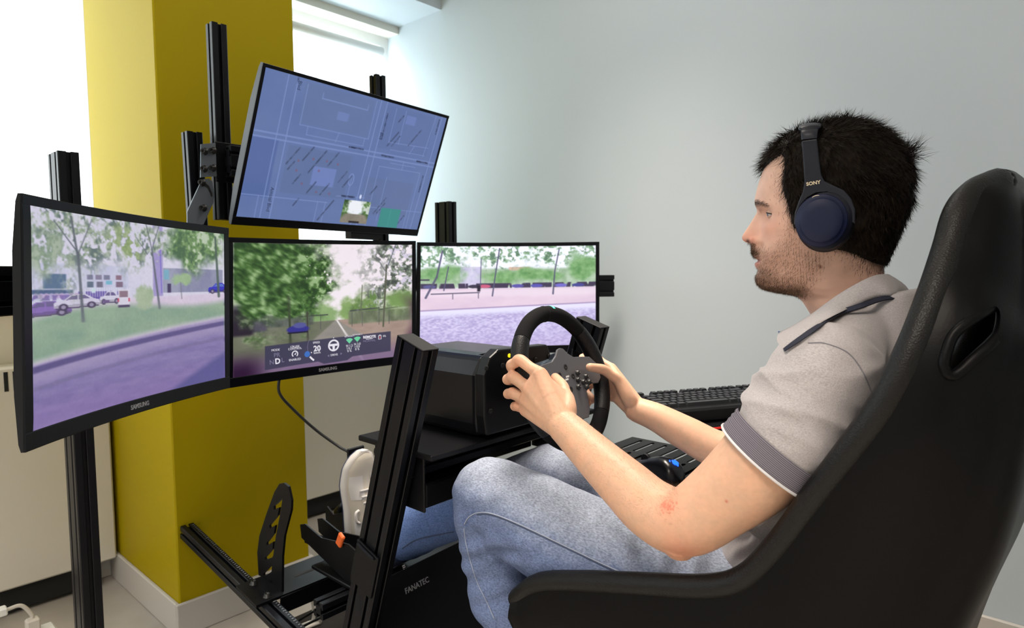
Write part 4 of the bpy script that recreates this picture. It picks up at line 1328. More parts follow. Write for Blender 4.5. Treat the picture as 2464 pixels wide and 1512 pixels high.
def keycap(wu):
    if wu in kcache: return kcache[wu]
    w = 0.0190 * wu - 0.0016; dd = 0.0174; tw = w - 0.0055; td = dd - 0.0045
    v = [(-w / 2, -dd / 2, 0), (w / 2, -dd / 2, 0), (w / 2, dd / 2, 0), (-w / 2, dd / 2, 0), (-tw / 2, -td / 2, 0.0085), (tw / 2, -td / 2, 0.0085), (tw / 2, td / 2 - .001, 0.0085), (-tw / 2, td / 2 - .001, 0.0085)]
    me = bpy.data.meshes.new('key')
    me.from_pydata(v, [], [(3, 2, 1, 0), (4, 5, 6, 7), (0, 1, 5, 4), (1, 2, 6, 5), (2, 3, 7, 6), (3, 0, 4, 7)])
    me.materials.append(M_key)
    kcache[wu] = me
    return me


rowsk = [([1, 'g', 1, 1, 1, 1, 'h', 1, 1, 1, 1, 'h', 1, 1, 1, 1], -0.112), ([1] * 13 + [2], -0.0835), ([1.5] + [1] * 12 + [1.5], -0.0645), ([1.75] + [1] * 11 + [2.25], -0.0455), ([2.25] + [1] * 10 + [2.75], -0.0265), ([1.25, 1.25, 1.25, 6.25, 1.25, 1.25, 1.25, 1.25], -0.0075 + 0.0)]
Kmat = Matrix(((KX[0], -KF[0], KN[0], 0), (KX[1], -KF[1], KN[1], 0), (KX[2], -KF[2], KN[2], 0), (0, 0, 0, 1)))
kinv = Matrix.Translation(Vector(kb.location)).inverted()


def addkey(w, u, v):
    o = bpy.data.objects.new('key', keycap(w)); COL.objects.link(o); o.parent = kb; o.matrix_parent_inverse = kinv
    Mx = Kmat.copy(); c = kp(u, v, -0.0112); Mx.translation = Vector(c)
    o.matrix_local = Mx if False else Mx
    o.location = Vector(c); o.rotation_euler = Kmat.to_euler()


for widths, v in rowsk:
    u = u0k + 0.009
    for w in widths:
        if w == 'g': u += 0.019; continue
        if w == 'h': u += 0.0095; continue
        addkey(w, u + 0.0095 * w, v); u += 0.019 * w
for v in (-0.112, -0.0835, -0.0645, -0.0265, -0.0075):
    for k in range(3):
        if v == -0.0265 and k != 1: continue
        addkey(1, u0k + 0.009 + 0.285 + 0.006 + 0.0095 + 0.019 * k, v)
for v in (-0.0835, -0.0645, -0.0455, -0.0265, -0.0075):
    for k in range(4): addkey(1, u0k + 0.009 + 0.285 + 0.012 + 0.057 + 0.0095 + 0.019 * k, v)

# ------------------------------------------------------------------ mouse on a slotted plate
zmt = 0.655
mt = empty('mouse_plate', (1.40, 0.76, zmt), 'black slotted steel plate carrying the mouse', 'plate')
x0, x1, y0, y1 = 1.27, 1.52, 0.60, 0.93
hol = []
for i in range(8):
    y = y0 + 0.027 + i * 0.037
    for a, b in ((x0 + 0.02, x0 + 0.115), (x0 + 0.135, x1 - 0.02)):
        hol.append([(a, y), (b, y), (b + 0.004, y + 0.005), (b, y + 0.010), (a, y + 0.010), (a - 0.004, y + 0.005)])
bm = bmesh.new(); ed = []
for lp in [[(x0, y0), (x1, y0), (x1, y1), (x0, y1)]] + hol:
    vs = [bm.verts.new((a, b, zmt)) for a, b in lp]
    ed += [bm.edges.new((vs[i], vs[(i + 1) % len(vs)])) for i in range(len(vs))]
bmesh.ops.triangle_fill(bm, use_beauty=True, use_dissolve=False, edges=ed, normal=(0, 0, 1))
r = bmesh.ops.extrude_face_region(bm, geom=bm.faces[:])
bmesh.ops.translate(bm, vec=(0, 0, -0.004), verts=[g for g in r['geom'] if isinstance(g, bmesh.types.BMVert)])
bmesh.ops.recalc_face_normals(bm, faces=bm.faces)
me = bpy.data.meshes.new('slotted_plate'); bm.to_mesh(me); bm.free(); link('slotted_plate', me, M_plate, mt)
MB().box((1.37, 0.75, zmt - 0.009), (0.05, 0.30, 0.010), bev=0.001).build('plate_rail', M_plate, mt)
mp = atZ(1584, 1140, zmt + 0.004)
mo = empty('mouse', (mp[0], mp[1], zmt), 'black gaming mouse with a glowing blue emblem on the slotted plate', 'mouse')
ma = math.radians(8)
mF = np.array([math.sin(ma), math.cos(ma), 0]); mR = np.array([math.cos(ma), -math.sin(ma), 0])
M_mouse = mat('mouse shell', (0.003, 0.003, 0.005), 0.28, spec=0.4)
G = []
for s in np.linspace(0, 1, 22):
    yy = -0.062 + 0.124 * s
    hgt = float(np.interp(s, [0, .04, .12, .28, .45, .65, .85, .97, 1], [.006, .020, .034, .0435, .0435, .036, .026, .018, .010]))
    wid = 0.032 * (1 - 0.22 * math.sin(math.pi * s) ** 2) * min(1, (s * 9 + 0.02) ** 0.5) * min(1, ((1 - s) * 10 + 0.05) ** 0.5)
    ring = []
    for t in np.linspace(0, math.pi, 17):
        ring.append(np.array([mp[0], mp[1], zmt + 0.001]) + mF * yy + mR * (-wid * math.copysign(abs(math.cos(t)) ** 0.7, math.cos(t))) + np.array([0, 0, hgt * max(0.0, math.sin(t)) ** 0.8]))
    G.append(ring)
mbm = MB().grid(np.array(G)); mbm.add(G[0], [tuple(range(17))]); mbm.add(G[-1], [tuple(range(17))])
mbm.add([g[0] for g in G] + [g[-1] for g in G[::-1]], [tuple(range(44))])
mbm.build('shell', M_mouse, mo)
MB().lathe([(0.011, -0.004), (0.011, 0.004)], np.array([mp[0], mp[1], zmt + 0.030]) + mF * 0.035, mR, 18).build('scroll_wheel', M_rubber, mo)
lgc = np.array([mp[0], mp[1], zmt + 0.001]) - mF * 0.038
zz = 0.0375
for k, (a, b, c, d_) in enumerate(((-.010, 0.004, 0.0, 0.010), (-0.006, -0.006, 0.004, 0.004), (0.0, -0.010, 0.008, 0.0))):
    pts_ = [lgc + mR * a * .8 + mF * b * .8, lgc + mR * (a + .004) + mF * (b - .003), lgc + mR * c + mF * d_ * .6, lgc + mR * (c - .003) + mF * (d_ + .002) * .6]
    q = MB(); q.add([p_ + np.array([0, 0, 0.0415 - 0.003 * (i in (1,))]) for i, p_ in enumerate(pts_)] + [p_ + np.array([0, 0, 0.030]) for p_ in pts_], [(0, 1, 2, 3), (0, 1, 5, 4), (1, 2, 6, 5), (2, 3, 7, 6), (3, 0, 4, 7)])
    q.build('emblem', emis('blue glow', (30, 90, 255), 3.0), mo, 'glowing blue emblem')
cw = np.array([mp[0], mp[1], zmt + 0.010]) + mF * 0.062
MB().tube(catmull([cw, cw + mF * 0.03 + [0, 0, 0.012], cw + mF * 0.055 + mR * -0.03 + [0, 0, 0.012], cw + mF * 0.085 + mR * -0.055 + [0, 0, -0.002], cw + mF * 0.135 + mR * -0.050 + [0, 0, -0.004], cw + mF * 0.165 + mR * -0.045 + [0, 0, -0.05]], 8), 0.0022, 8).build('cord', M_cable, mo)

# ------------------------------------------------------------------ loose cables and floor things
pts_ = [PM(0.28, 0.03, -0.035), atY(672, 945, 1.72), atY(705, 985, 1.72), atY(760, 1035, 1.70), atY(815, 1075, 1.66), atY(845, 1095, 1.62), atY(880, 1150, 1.6)]
MB().tube(catmull(pts_, 8), 0.0042, 8).build('screen_cable', M_cable, None, 'black cable hanging from the middle monitor down behind the white shoe', 'cable')


def cable(px, X, r, m, label, name='floor_cable'):
    P_ = catmull([atY(a, b, X + 0.004 * i) for i, (a, b) in enumerate(px)], 8)
    P_[:, 2] = np.maximum(P_[:, 2], 0.0055 + r)          # lies on the dark sheet
    return MB().tube(P_, r, 8).build(name, m, None, label, 'cable')


cable([(770, 1382), (748, 1392), (744, 1412), (757, 1440), (766, 1470), (769, 1500), (740, 1530), (700, 1560)], 1.75, 0.0065, M_wcable, 'white cable looping up to the pedal plate')
cable([(742, 1420), (752, 1450), (754, 1490), (735, 1520), (690, 1545)], 1.785, 0.0055, M_wcable, 'shorter white cable beside the skirting of the yellow column')
cable([(835, 1432), (790, 1452), (745, 1478), (700, 1505), (640, 1540)], 1.62, 0.0035, M_cable, 'thin black cable crossing the white cables, upper of two')
cable([(835, 1452), (790, 1478), (745, 1500), (690, 1530)], 1.58, 0.0035, M_cable, 'thin black cable crossing the white cables, lower of two')
# white extension socket with plug on the floor by the heater
yq = 2.28
ps = atY(85, 1520, yq)
pw = empty('power_socket', (ps[0], ps[1], 0.0), 'white extension socket with a plugged-in white lead on the floor by the heater', 'socket')
pz = max(ps[2], 0.03)
MB().box((ps[0] - 0.06, yq, pz / 2), (0.22, 0.07, pz), bev=0.006).build('socket_body', M_white, pw)
MB().box((ps[0] - 0.005, yq, pz + 0.02), (0.035, 0.03, 0.045), bev=0.005).build('plug', M_wcable, pw)
MB().tube(catmull([(ps[0] - 0.005, yq, pz + 0.04), atY(75, 1478, yq), atY(50, 1458, yq), atY(10, 1470, yq), atY(-60, 1490, yq)], 8), 0.0055, 8).build('lead', M_wcable, pw)
MB().box(atY(-2, 1474, yq - 0.005), (0.035, 0.03, 0.022), bev=0.003).build('adapter', M_white, pw)
# ------------------------------------------------------------------ racing seat
M_seat = mat('black vinyl shell', (0.0014, 0.0013, 0.0015), 0.40, spec=0.12)
add_bump(M_seat, 420, 0.25, 0.0006)
M_pad = mat('black seat fabric', (0.002, 0.002, 0.0025), 0.85, spec=0.15)
add_bump(M_pad, 900, 0.3, 0.0008)
M_rim = mat('black vinyl rim', (0.0045, 0.004, 0.0036), 0.42, spec=0.26)
add_bump(M_rim, 520, 0.5, 0.0007, kind='voronoi')
seat = empty('racing_seat', (RX, 0.40, 0.20), 'high-backed black bucket racing seat under the driver', 'seat')
E_px = [(1246, 1440, .80), (1300, 1404, .795), (1400, 1400, .79), (1550, 1407, .79), (1700, 1413, .795), (1790, 1392, .80), (1870, 1317, .80), (1950, 1212, .795), (2050, 1082, .785), (2130, 972, .785), (2200, 832, .80),
        (2250, 702, .83), (2283, 600, .862), (2308, 515, .885), (2345, 466, .915), (2398, 440, .955)]
O_w = [atX(1246, 1500, .80) + [0, 0.0, 0], (0, .66, .40), (0, .58, .385), (0, .47, .38), (0, .36, .39), (0, .25, .43), (0, .165, .53), None, None, None, None, None, None, None, None, None]
O_px = {7: (2235, 1505, .83), 8: (2318, 1320, .83), 9: (2368, 1150, .83), 10: (2404, 985, .835), 11: (2428, 850, .845), 12: (2440, 745, .89), 13: (2447, 640, .915), 14: (2440, 520, .93), 15: (2428, 470, .955)}
Ew, Ow = [], []
for i, (a, b, X) in enumerate(E_px):
    e_ = atX(a, b, X); Ew.append(e_)
    if i in O_px:
        a, b, xo = O_px[i]; Ow.append(atX(a, b, xo))
    else:
        xo = 0.81 if i < 5 else 0.825
        Ow.append(np.array([xo, O_w[i][1], O_w[i][2]]))
Ew = catmull(Ew, 5); Ow = catmull(Ow, 5)
NS = len(Ew)
G = []
for e_, o_ in zip(Ew, Ow):
    row = []
    di = o_ - e_; L = np.linalg.norm(di[1:])
    # side wing from rim to back corner
    for t in np.linspace(0, 1, 10)[:-1]:
        p = e_ + di * t
        p = p + np.array([-0.018 * math.sin(math.pi * t), 0, 0])
        row.append(p)
    # rounded corner towards the middle: leave along di, arrive along +x
    dn = np.array([0, di[1], di[2]]) / max(L, 1e-6)
    hw = RX - o_[0]
    cr = min(0.05, hw * 0.5)
    for t in np.linspace(0, 1, 7):
        a = t * math.pi / 2
        p = o_ + np.array([cr * (1 - math.cos(a)), 0, 0]) + dn * (cr * 0.55 * (math.sin(a)))
        row.append(p)
    last = row[-1]
    for t in np.linspace(0, 1, 5)[1:]:
        row.append(np.array([last[0] + (RX - last[0]) * t, last[1], last[2]]) + dn * 0.01 * t)
    mir = [np.array([2 * RX - p[0], p[1], p[2]]) for p in row[:-1]][::-1]
    G.append(row + mir)
G = np.array(G)
sb = MB().grid(G)
shell_me = sb.mesh('shell')
tmp = bpy.data.objects.new('tmp', shell_me); COL.objects.link(tmp)
sol = tmp.modifiers.new('solid', 'SOLIDIFY'); sol.thickness = 0.022; sol.offset = 0; sol.use_even_offset = False
hole = [(2301, 838), (2298, 862), (2310, 884), (2330, 880), (2362, 850), (2395, 820), (2411, 796), (2413, 756), (2403, 736), (2385, 742), (2340, 772), (2313, 800)]
hp = catmull([atX(a, b, 0.86) for a, b in hole + hole[:1]], 4)[:-1]
cut = MB(); kk = len(hp)
cut.add([(0.70, p[1] * 0.70 / 0.86 if False else p[1], p[2]) for p in hp] + [(0.98, p[1], p[2]) for p in hp], [tuple(range(kk)), tuple(range(2 * kk - 1, kk - 1, -1))] + [(i, (i + 1) % kk, kk + (i + 1) % kk, kk + i) for i in range(kk)])
cuto = bpy.data.objects.new('cutter', cut.mesh('cutter')); COL.objects.link(cuto)
bo = tmp.modifiers.new('cut', 'BOOLEAN'); bo.object = cuto; bo.operation = 'DIFFERENCE'; bo.solver = 'EXACT'
dg = bpy.context.evaluated_depsgraph_get()
me = bpy.data.meshes.new_from_object(tmp.evaluated_get(dg))
bpy.data.objects.remove(tmp); bpy.data.objects.remove(cuto)
me.polygons.foreach_set('use_smooth', [True] * len(me.polygons))
so = link('shell', me, M_seat, seat)
so.modifiers.new('edge', 'EDGE_SPLIT').split_angle = math.radians(40)
# lip round the harness opening
ring = []
from mathutils.bvhtree import BVHTree
bvh = BVHTree.FromPolygons([tuple(v) for v in G.reshape(-1, 3)], [tuple(f) for f in sb.f])
for p in hp:
    h = bvh.ray_cast(Vector((0.5, p[1], p[2])), Vector((1, 0, 0)))
    ring.append(np.array(h[0]) + [-0.010, 0, 0] if h[0] is not None else np.array([0.84, p[1], p[2]]))
MB().tube(ring + [ring[0]], 0.006, 8, cap=False).build('harness_opening', M_seat, seat)
# padded rim along the edge, both sides
for s in (0, 1):
    path = [p if s == 0 else np.array([2 * RX - p[0], p[1], p[2]]) for p in Ew]
    MB().tube(path, [0.017] * len(path), 14, round_ends=True).build('padded_rim', M_rim, seat)
tp = [np.array([Ew[-1][0] + (2 * RX - 2 * Ew[-1][0]) * t, Ew[-1][1] - 0.004 * math.sin(math.pi * t), Ew[-1][2] + 0.004 * math.sin(math.pi * t)]) for t in np.linspace(0, 1, 9)]
MB().tube(tp, 0.017, 12).build('padded_rim', M_rim, seat)
# inner pads: cushion, back pad, headrest
def pad(i0, i1, w, front, name, t=0.03):
    rows = []
    for k in range(i0, i1 + 1):
        c = (Ow[k] * front + Ew[k] * (1 - front)); d_ = unit(np.array([0, *(Ew[k] - Ow[k])[1:]]))
        prof = []
        for u in np.linspace(-1, 1, 13):
            b = (1 - abs(u) ** 4) * min(1.0, 4 * (k - i0 + .15) / max(1, i1 - i0)) ** .5 * min(1.0, 4 * (i1 - k + .15) / max(1, i1 - i0)) ** .5
            prof.append(np.array([RX + u * w, c[1], c[2]]) + d_ * t * b)
        prof += [np.array([RX + u * w, c[1], c[2]]) - d_ * 0.012 for u in np.linspace(1, -1, 13)]
        rows.append(prof)
    b = MB().grid(np.array(rows), close_v=True)
    b.add(rows[0], [tuple(range(26))]); b.add(rows[-1], [tuple(range(26))])
    return b.build(name, M_pad, seat)


pad(2, 26, 0.17, 0.80, 'seat_cushion', 0.05)
pad(30, 50, 0.16, 0.85, 'back_pad', 0.04)
pad(56, 71, 0.105, 0.16, 'headrest_pad', 0.042)
# mounting frame below the seat
for X in (0.86, 1.24):
    MB().prism([(0.12, 0.14), (0.62, 0.14), (0.62, 0.30), (0.60, 0.372), (0.20, 0.372), (0.14, 0.30)], (X, 0, 0), (0, 1, 0), (0, 0, 1), (1, 0, 0), -0.003, 0.003).build('side_mount', M_plate, seat)
# ------------------------------------------------------------------ the driver


def remesh_np(mb, voxel, smooth=4, factor=0.5):
    """fuse overlapping closed shapes into one skin; returns vertex and quad arrays"""
    me = mb.mesh('tmp')
    o = bpy.data.objects.new('tmp', me); COL.objects.link(o)
    r = o.modifiers.new('r', 'REMESH'); r.mode = 'VOXEL'; r.voxel_size = voxel; r.adaptivity = 0.0
    if smooth:
        s = o.modifiers.new('s', 'SMOOTH'); s.factor = factor; s.iterations = smooth
    dg = bpy.context.evaluated_depsgraph_get()
    m2 = bpy.data.meshes.new_from_object(o.evaluated_get(dg))
    V = np.zeros(len(m2.vertices) * 3); m2.vertices.foreach_get('co', V)
    F = [tuple(p.vertices) for p in m2.polygons]
    N = np.zeros(len(m2.vertices) * 3); m2.vertices.foreach_get('normal', N)
    bpy.data.objects.remove(o); bpy.data.meshes.remove(m2)
    return V.reshape(-1, 3), F, N.reshape(-1, 3)


def mesh_np(name, V, F, smooth=True):
    me = bpy.data.meshes.new(name)
    me.from_pydata(V.tolist(), [], F)
    me.polygons.foreach_set('use_smooth', [smooth] * len(F))
    me.update()
    return me


def set_col(me, rgb, name='tint'):
    ca = me.color_attributes.new(name, 'FLOAT_COLOR', 'POINT')
    a = np.ones((len(rgb), 4)); a[:, :3] = rgb
    ca.data.foreach_set('color', a.ravel())


def hull(mb, spheres, seg=10):
    """convex hull of spheres [(centre, radius)]"""
    bm = bmesh.new()
    for c, r in spheres:
        for i in range(7):
            th = math.pi * i / 6
            for k in range(seg if 0 < i < 6 else 1):
                ph = 2 * math.pi * k / seg
                bm.verts.new((c[0] + r * math.sin(th) * math.cos(ph), c[1] + r * math.sin(th) * math.sin(ph), c[2] + r * math.cos(th)))
    h = bmesh.ops.convex_hull(bm, input=bm.verts[:])
    bmesh.ops.delete(bm, geom=list({g for g in h['geom_interior'] if isinstance(g, bmesh.types.BMVert)}), context='VERTS')
    bm.verts.index_update(); bm.verts.ensure_lookup_table()
    used = [v for v in bm.verts if v.link_faces]
    ix = {v: i for i, v in enumerate(used)}
    mb.add([tuple(v.co) for v in used], [tuple(ix[v] for v in f.verts) for f in bm.faces], True)
    bm.free()


def limb(mb, P, R, seg=44, n=8, flat=None):
    """smooth tapered limb through points"""
    PR_ = catmull([list(p) + [r] for p, r in zip(P, R)], n)
    mb.tube(PR_[:, :3], list(PR_[:, 3]), seg, round_ends=True, flat=flat)


V3 = lambda *a: np.array(a, float)
# --- joints: left arm (towards the camera) from the photograph, right arm beyond the wheel
LA = [(atX(1985, 905, .872), .052), (atX(1915, 1005, .852), .053), (atX(1838, 1112, .832), .0575), (atX(1737, 1200, .815), .0500), (atX(1648, 1256, .806), .0462),
      (atX(1572, 1228, .816), .0440), (atX(1505, 1168, .833), .0405), (atX(1430, 1097, .853), .0350), (atX(1376, 1044, .868), .0305)]
LW = atX(1356, 1026, .872)
RW = atX(1532, 986, 1.215)
RA = [(V3(1.235, .275, .975), .050), (V3(1.268, .34, .87), .050), (V3(1.296, .425, .752), .046), (V3(1.280, .50, .750), .0430), (atX(1735, 1085, 1.250), .0390), (atX(1650, 1043, 1.236), .0360), (atX(1580, 1005, 1.223), .0305)]
body_mb = MB()
limb(body_mb, [p for p, r in LA] + [LW], [r for p, r in LA] + [.0285])
limb(body_mb, [p for p, r in RA] + [RW], [r for p, r in RA] + [.0270])
# elbow points
hull(body_mb, [(atX(1636, 1296, .800), .030), (atX(1660, 1262, .806), .036)])
hull(body_mb, [(V3(1.300, .43, .730), .028), (V3(1.292, .44, .752), .036)])
# torso core, hidden by the shirt, ties the arms together
limb(body_mb, [V3(1.05, .33, .63), V3(1.05, .28, .75), V3(1.05, .25, .90), V3(1.05, .245, .99), V3(1.05, .255, 1.03)], [.10, .10, .10, .075, .04])
limb(body_mb, [LA[0][0] + [0.02, 0, 0], V3(1.05, .245, .99), RA[0][0] - [0.02, 0, 0]], [.045, .065, .045])


def hand(wr, mcp, pip, dip, tip, rad, thumb, trad, palm_r=0.0125, web=0.009, side=None):
    n = 4
    hull(body_mb, [(wr[0], wr[1])] + [(mcp[0], palm_r), (mcp[1], palm_r * 1.02), (mcp[3], palm_r * 0.88)])
    hull(body_mb, [(wr[0], wr[1]), (mcp[1], palm_r), (mcp[2], palm_r * 0.98), (mcp[3], palm_r * 0.88)])
    for i in range(n):
        r = rad[i]
        limb(body_mb, [mcp[i] * 0.75 + wr[0] * 0.25, mcp[i], (mcp[i] + pip[i]) / 2, pip[i], (pip[i] + dip[i]) / 2, dip[i], tip[i]], [r * 1.15, r * 1.22, r * 1.02, r * 1.10, r * 0.98, r * 0.97, r * 0.84], 20, 5)
    limb(body_mb, [wr[0] * 0.55 + thumb[0] * 0.45, thumb[0], thumb[1], (thumb[1] + thumb[2]) / 2, thumb[2], thumb[3]], [trad * 1.4, trad * 1.5, trad * 1.2, trad * 1.02, trad * 1.06, trad * 0.84], 20, 5)
    hull(body_mb, [(thumb[0], trad * 1.3), (thumb[1], trad * 0.95), (mcp[0], web), (mcp[1], web), (wr[0], wr[1] * 0.8)])


# left hand: back of the hand to the camera, fingers closing round the far side of the rim
mcpL = [atX(1300, 903, .890), atX(1276, 938, .883), atX(1268, 964, .885), atX(1266, 987, .890)]
pipL = [atX(1251, 867, .892), atX(1235, 908, .890), atX(1235, 947, .893), atX(1247, 978, .897)]
dL = [(V3(.002, .024, -.012), V3(.016, .012, -.012)), (V3(.008, .022, -.008), V3(.020, .008, -.006)), (V3(.009, .021, -.005), V3(.020, .007, -.005)), (V3(.009, .017, -.004), V3(.017, .006, -.004))]
dipL = [p + a for p, (a, b) in zip(pipL, dL)]; tipL = [p + a + b for p, (a, b) in zip(pipL, dL)]
thL = [atX(1366, 990, .888), atX(1366, 962, .905), atX(1353, 930, .928), atX(1336, 909, .950)]
hand((LW, .0265), mcpL, pipL, dipL, tipL, [.0104, .0108, .0106, .0094], thL, .0108, 0.0145)
# right hand: palm side towards the camera, thumb over the rim, finger tips showing inside it
mcpR = [V3(1.222, .803, .893), V3(1.226, .802, .870), V3(1.224, .797, .847), V3(1.219, .787, .827)]
pipR = [V3(1.220, .846, .916), V3(1.222, .850, .884), V3(1.219, .845, .853), V3(1.216, .829, .824)]
dipR = [V3(1.198, .866, .915), V3(1.198, .868, .879), V3(1.197, .862, .845), V3(1.200, .848, .814)]
tipR = [atX(1404, 872, 1.168), V3(1.172, .856, .872), atX(1428, 962, 1.180), V3(1.182, .842, .806)]
thR = [atX(1512, 958, 1.192), atX(1490, 918, 1.186), atX(1452, 890, 1.152), atX(1419, 884, 1.108)]
hand((RW, .0245), mcpR, pipR, dipR, tipR, [.0086, .0090, .0086, .0076], thR, .0105, 0.0125)
bV, bF, bN = remesh_np(body_mb, 0.0018, 9, 0.5)
for k, (c, am, rr) in enumerate([(mcpL[0], .0012, .010), (mcpL[1], .0016, .010), (mcpL[2], .0014, .009), (mcpL[3], .0012, .008), (pipL[1], .0006, .008)]):
    d_ = np.linalg.norm(bV - c, axis=1); bV = bV + bN * (am * np.exp(-(d_ / rr) ** 2 * 0.5))[:, None]

for i in range(4):          # tendons and finger creases of the left hand
    a_, b_ = LW * .45 + mcpL[i] * .55, mcpL[i]
    ab = b_ - a_; t = np.clip(((bV - a_) @ ab) / (ab @ ab), 0, 1); q_ = bV - a_ - t[:, None] * ab
    face = np.clip(bN @ unit(V3(-1, -.25, .35)), 0, 1)
    q_ = q_ - bN * np.sum(q_ * bN, 1)[:, None]
    bV = bV + bN * (.0011 * face * np.exp(-(np.linalg.norm(q_, axis=1) / .0032) ** 2) * (np.linalg.norm(bV - a_ - t[:, None] * ab, axis=1) < .022))[:, None]
    fa = unit(pipL[i] - mcpL[i]); tt = (bV - pipL[i]) @ fa
    bV = bV + bN * (.00035 * np.sin(tt * 2 * math.pi / .0034) * np.exp(-(np.linalg.norm(bV - pipL[i], axis=1) / .0105) ** 4))[:, None]

# ------------------------------------------------------------------ head, shaped from its profile
HA = math.radians(15.85)
H0 = V3(1.05, .298, 1.20)
HF = V3(-math.sin(HA), math.cos(HA), 0); HL = V3(-math.cos(HA), -math.sin(HA), 0)   # forward, person's left (camera side)


def hu(px, py, w=0.0):
    p = onplane(px, py, H0 + HL * w, HL)
    return float(np.dot(p - H0, HF)), float(p[2])


def hp3(u, w, z): return np.array([H0[0], H0[1], 0]) + HF * u + HL * w + V3(0, 0, z)


front = [(2033, 314), (1985, 318), (1940, 328), (1900, 345), (1866, 370), (1846, 393), (1834, 418), (1825, 443), (1819, 466), (1815.5, 484), (1817, 494), (1821, 503), (1821.5, 511), (1815, 522), (1806, 537), (1797, 551), (1788, 564), (1785, 571), (1786, 577), (1791, 582.5), (1801, 585.5), (1808, 588),
         (1808.5, 597), (1809, 606), (1812, 614), (1815, 620), (1821, 625), (1823, 627), (1818, 630.5), (1815.5, 636), (1818, 643), (1824, 650), (1824, 655), (1819.5, 663), (1818, 672), (1821.5, 683), (1832, 694), (1858, 701.5), (1890, 706.5), (1914, 710.5), (1928, 722), (1940, 740), (1952, 760), (1965, 800), (1975, 850)]
front0 = [(2033, 314), (1985, 318), (1940, 328), (1900, 345), (1866, 370), (1846, 393), (1834, 418), (1825, 443), (1820, 466), (1819, 484), (1823, 503), (1828, 530), (1830, 560), (1826, 588), (1822, 606), (1825, 627), (1828, 645), (1827, 660), (1826, 672), (1829, 684), (1838, 694), (1860, 701.5), (1890, 706.5), (1914, 710.5), (1928, 722), (1940, 740), (1952, 760), (1965, 800), (1975, 850)]
back = [(2033, 314), (2090, 322), (2135, 345), (2168, 385), (2184, 430), (2183, 490), (2168, 545), (2146, 595), (2130, 630), (2126, 650), (2132, 675), (2140, 705), (2148, 745), (2150, 800), (2150, 850)]
width = [(314, .0), (316, .022), (320, .034), (330, .048), (348, .061), (375, .071), (410, .0765), (460, .078), (510, .0755), (550, .0725), (590, .0695), (630, .0655), (665, .0610), (690, .0570), (702, .0535), (715, .0525), (745, .0545), (780, .056), (850, .056)]
cent = [(314, 2033), (330, 2010), (400, 1990), (500, 1985), (600, 1990), (690, 1995), (704, 2010), (715, 2030), (760, 2055), (850, 2080)]


def tab(pts):
    q = [hu(a, b) for a, b in pts]; q = sorted([(z, u) for u, z in q])
    return np.array([a for a, b in q]), np.array([b for a, b in q])


zF, uF_ = tab(front); zF0, uF0_ = tab(front0); zB, uB_ = tab(back)
zW = np.array([hu(2000, y)[1] for y, w in width])[::-1]; wW = np.array([w for y, w in width])[::-1]
zC_ = np.array([hu(x, y)[1] for y, x in cent])[::-1]; uC_ = np.array([hu(x, y)[0] for y, x in cent])[::-1]
ztop = max(zF.max(), zB.max()); zbot = hu(2050, 800)[1]
NR, NC = 230, 176
s_ = np.linspace(0, 1, NR)
zr_ = ztop - (ztop - zbot) * (s_ ** 1.0)
cr = 0.045
zr_ = np.concatenate([ztop - cr * (1 - np.cos(np.linspace(0, math.pi / 2, 40))), np.linspace(ztop - cr, zbot, NR - 39)[1:]])
NR = len(zr_)


def smooth_interp(z, zz, uu, k=5):
    y = np.interp(z, zz, uu)
    return y


def sm1(y, it):
    y = y.copy()
    for _ in range(it): y[1:-1] = 0.25 * y[:-2] + 0.5 * y[1:-1] + 0.25 * y[2:]
    return y


rF = np.interp(zr_, zF, uF_); rF0 = sm1(np.interp(zr_, zF0, uF0_), 6); rB = sm1(np.interp(zr_, zB, uB_), 8); rW = sm1(np.interp(zr_, zW, wW), 6); rC = sm1(np.interp(zr_, zC_, uC_), 10)
rF = sm1(rF, 2)
rF[0] = rF0[0] = rB[0] = rC[0] = hu(2033, 314)[0]; rW[0] = 0
# the crown closes like an ellipse
th = np.linspace(-math.pi, math.pi, NC, endpoint=False)
th = th - 0.55 * np.sin(th)           # denser towards the face
TH, ZR = np.meshgrid(th, zr_)
c, s = np.cos(TH), np.sin(TH)
yb = lambda py: hu(1990, py)[1]
faceness = ss(yb(705), yb(680), ZR) * (1 - ss(yb(470), yb(400), ZR))
pc_ = 1 - 0.12 * faceness
fr = np.where(c > 0, (rF0 - rC)[:, None] * np.abs(c) ** pc_, -(rC - rB)[:, None] * np.abs(c))
U = rC[:, None] + fr
Wd = rW[:, None] * np.sign(s) * np.abs(s) ** (1 + 0.10 * faceness)
A_ = (rF - rF0)[:, None]
sg = np.interp(ZR, [yb(700), yb(672), yb(640), yb(615), yb(590), yb(580), yb(565), yb(535), yb(512), yb(488), yb(465)], [.022, .021, .023, .020, .0150, .0150, .0125, .0095, .0090, .030, .035])
U = U + A_ * np.exp(-(Wd / sg) ** 2) * (c > 0)
gz = lambda py, r: np.exp(-((ZR - yb(py)) / r) ** 2)
gw = lambda w, r: np.exp(-((np.abs(Wd) - w) / r) ** 2)
frontm = (c > 0.05)
U = U - frontm * 0.0100 * gz(514, .0105) * gw(.031, .0150)          # eye sockets
U = U + frontm * 0.0040 * gz(490, .0065) * gw(.030, .0170)          # brow
U = U + frontm * 0.0030 * gz(548, .0120) * gw(.042, .0160)          # cheek bones
U = U + frontm * 0.0060 * gz(577, .0055) * gw(.0150, .0055)         # nose wings
U = U - frontm * 0.0030 * gz(592, .0060) * gw(.0240, .0070)         # fold beside the nose
U = U - frontm * 0.0022 * gz(626.5, .0022) * gw(.0, .0230)          # mouth line
Wd = Wd * (1 - 0.05 * gz(470, .018) * (c > 0.2))                    # temples
HV = np.array([H0[0], H0[1], 0])[None, None, :] + U[..., None] * HF + Wd[..., None] * HL
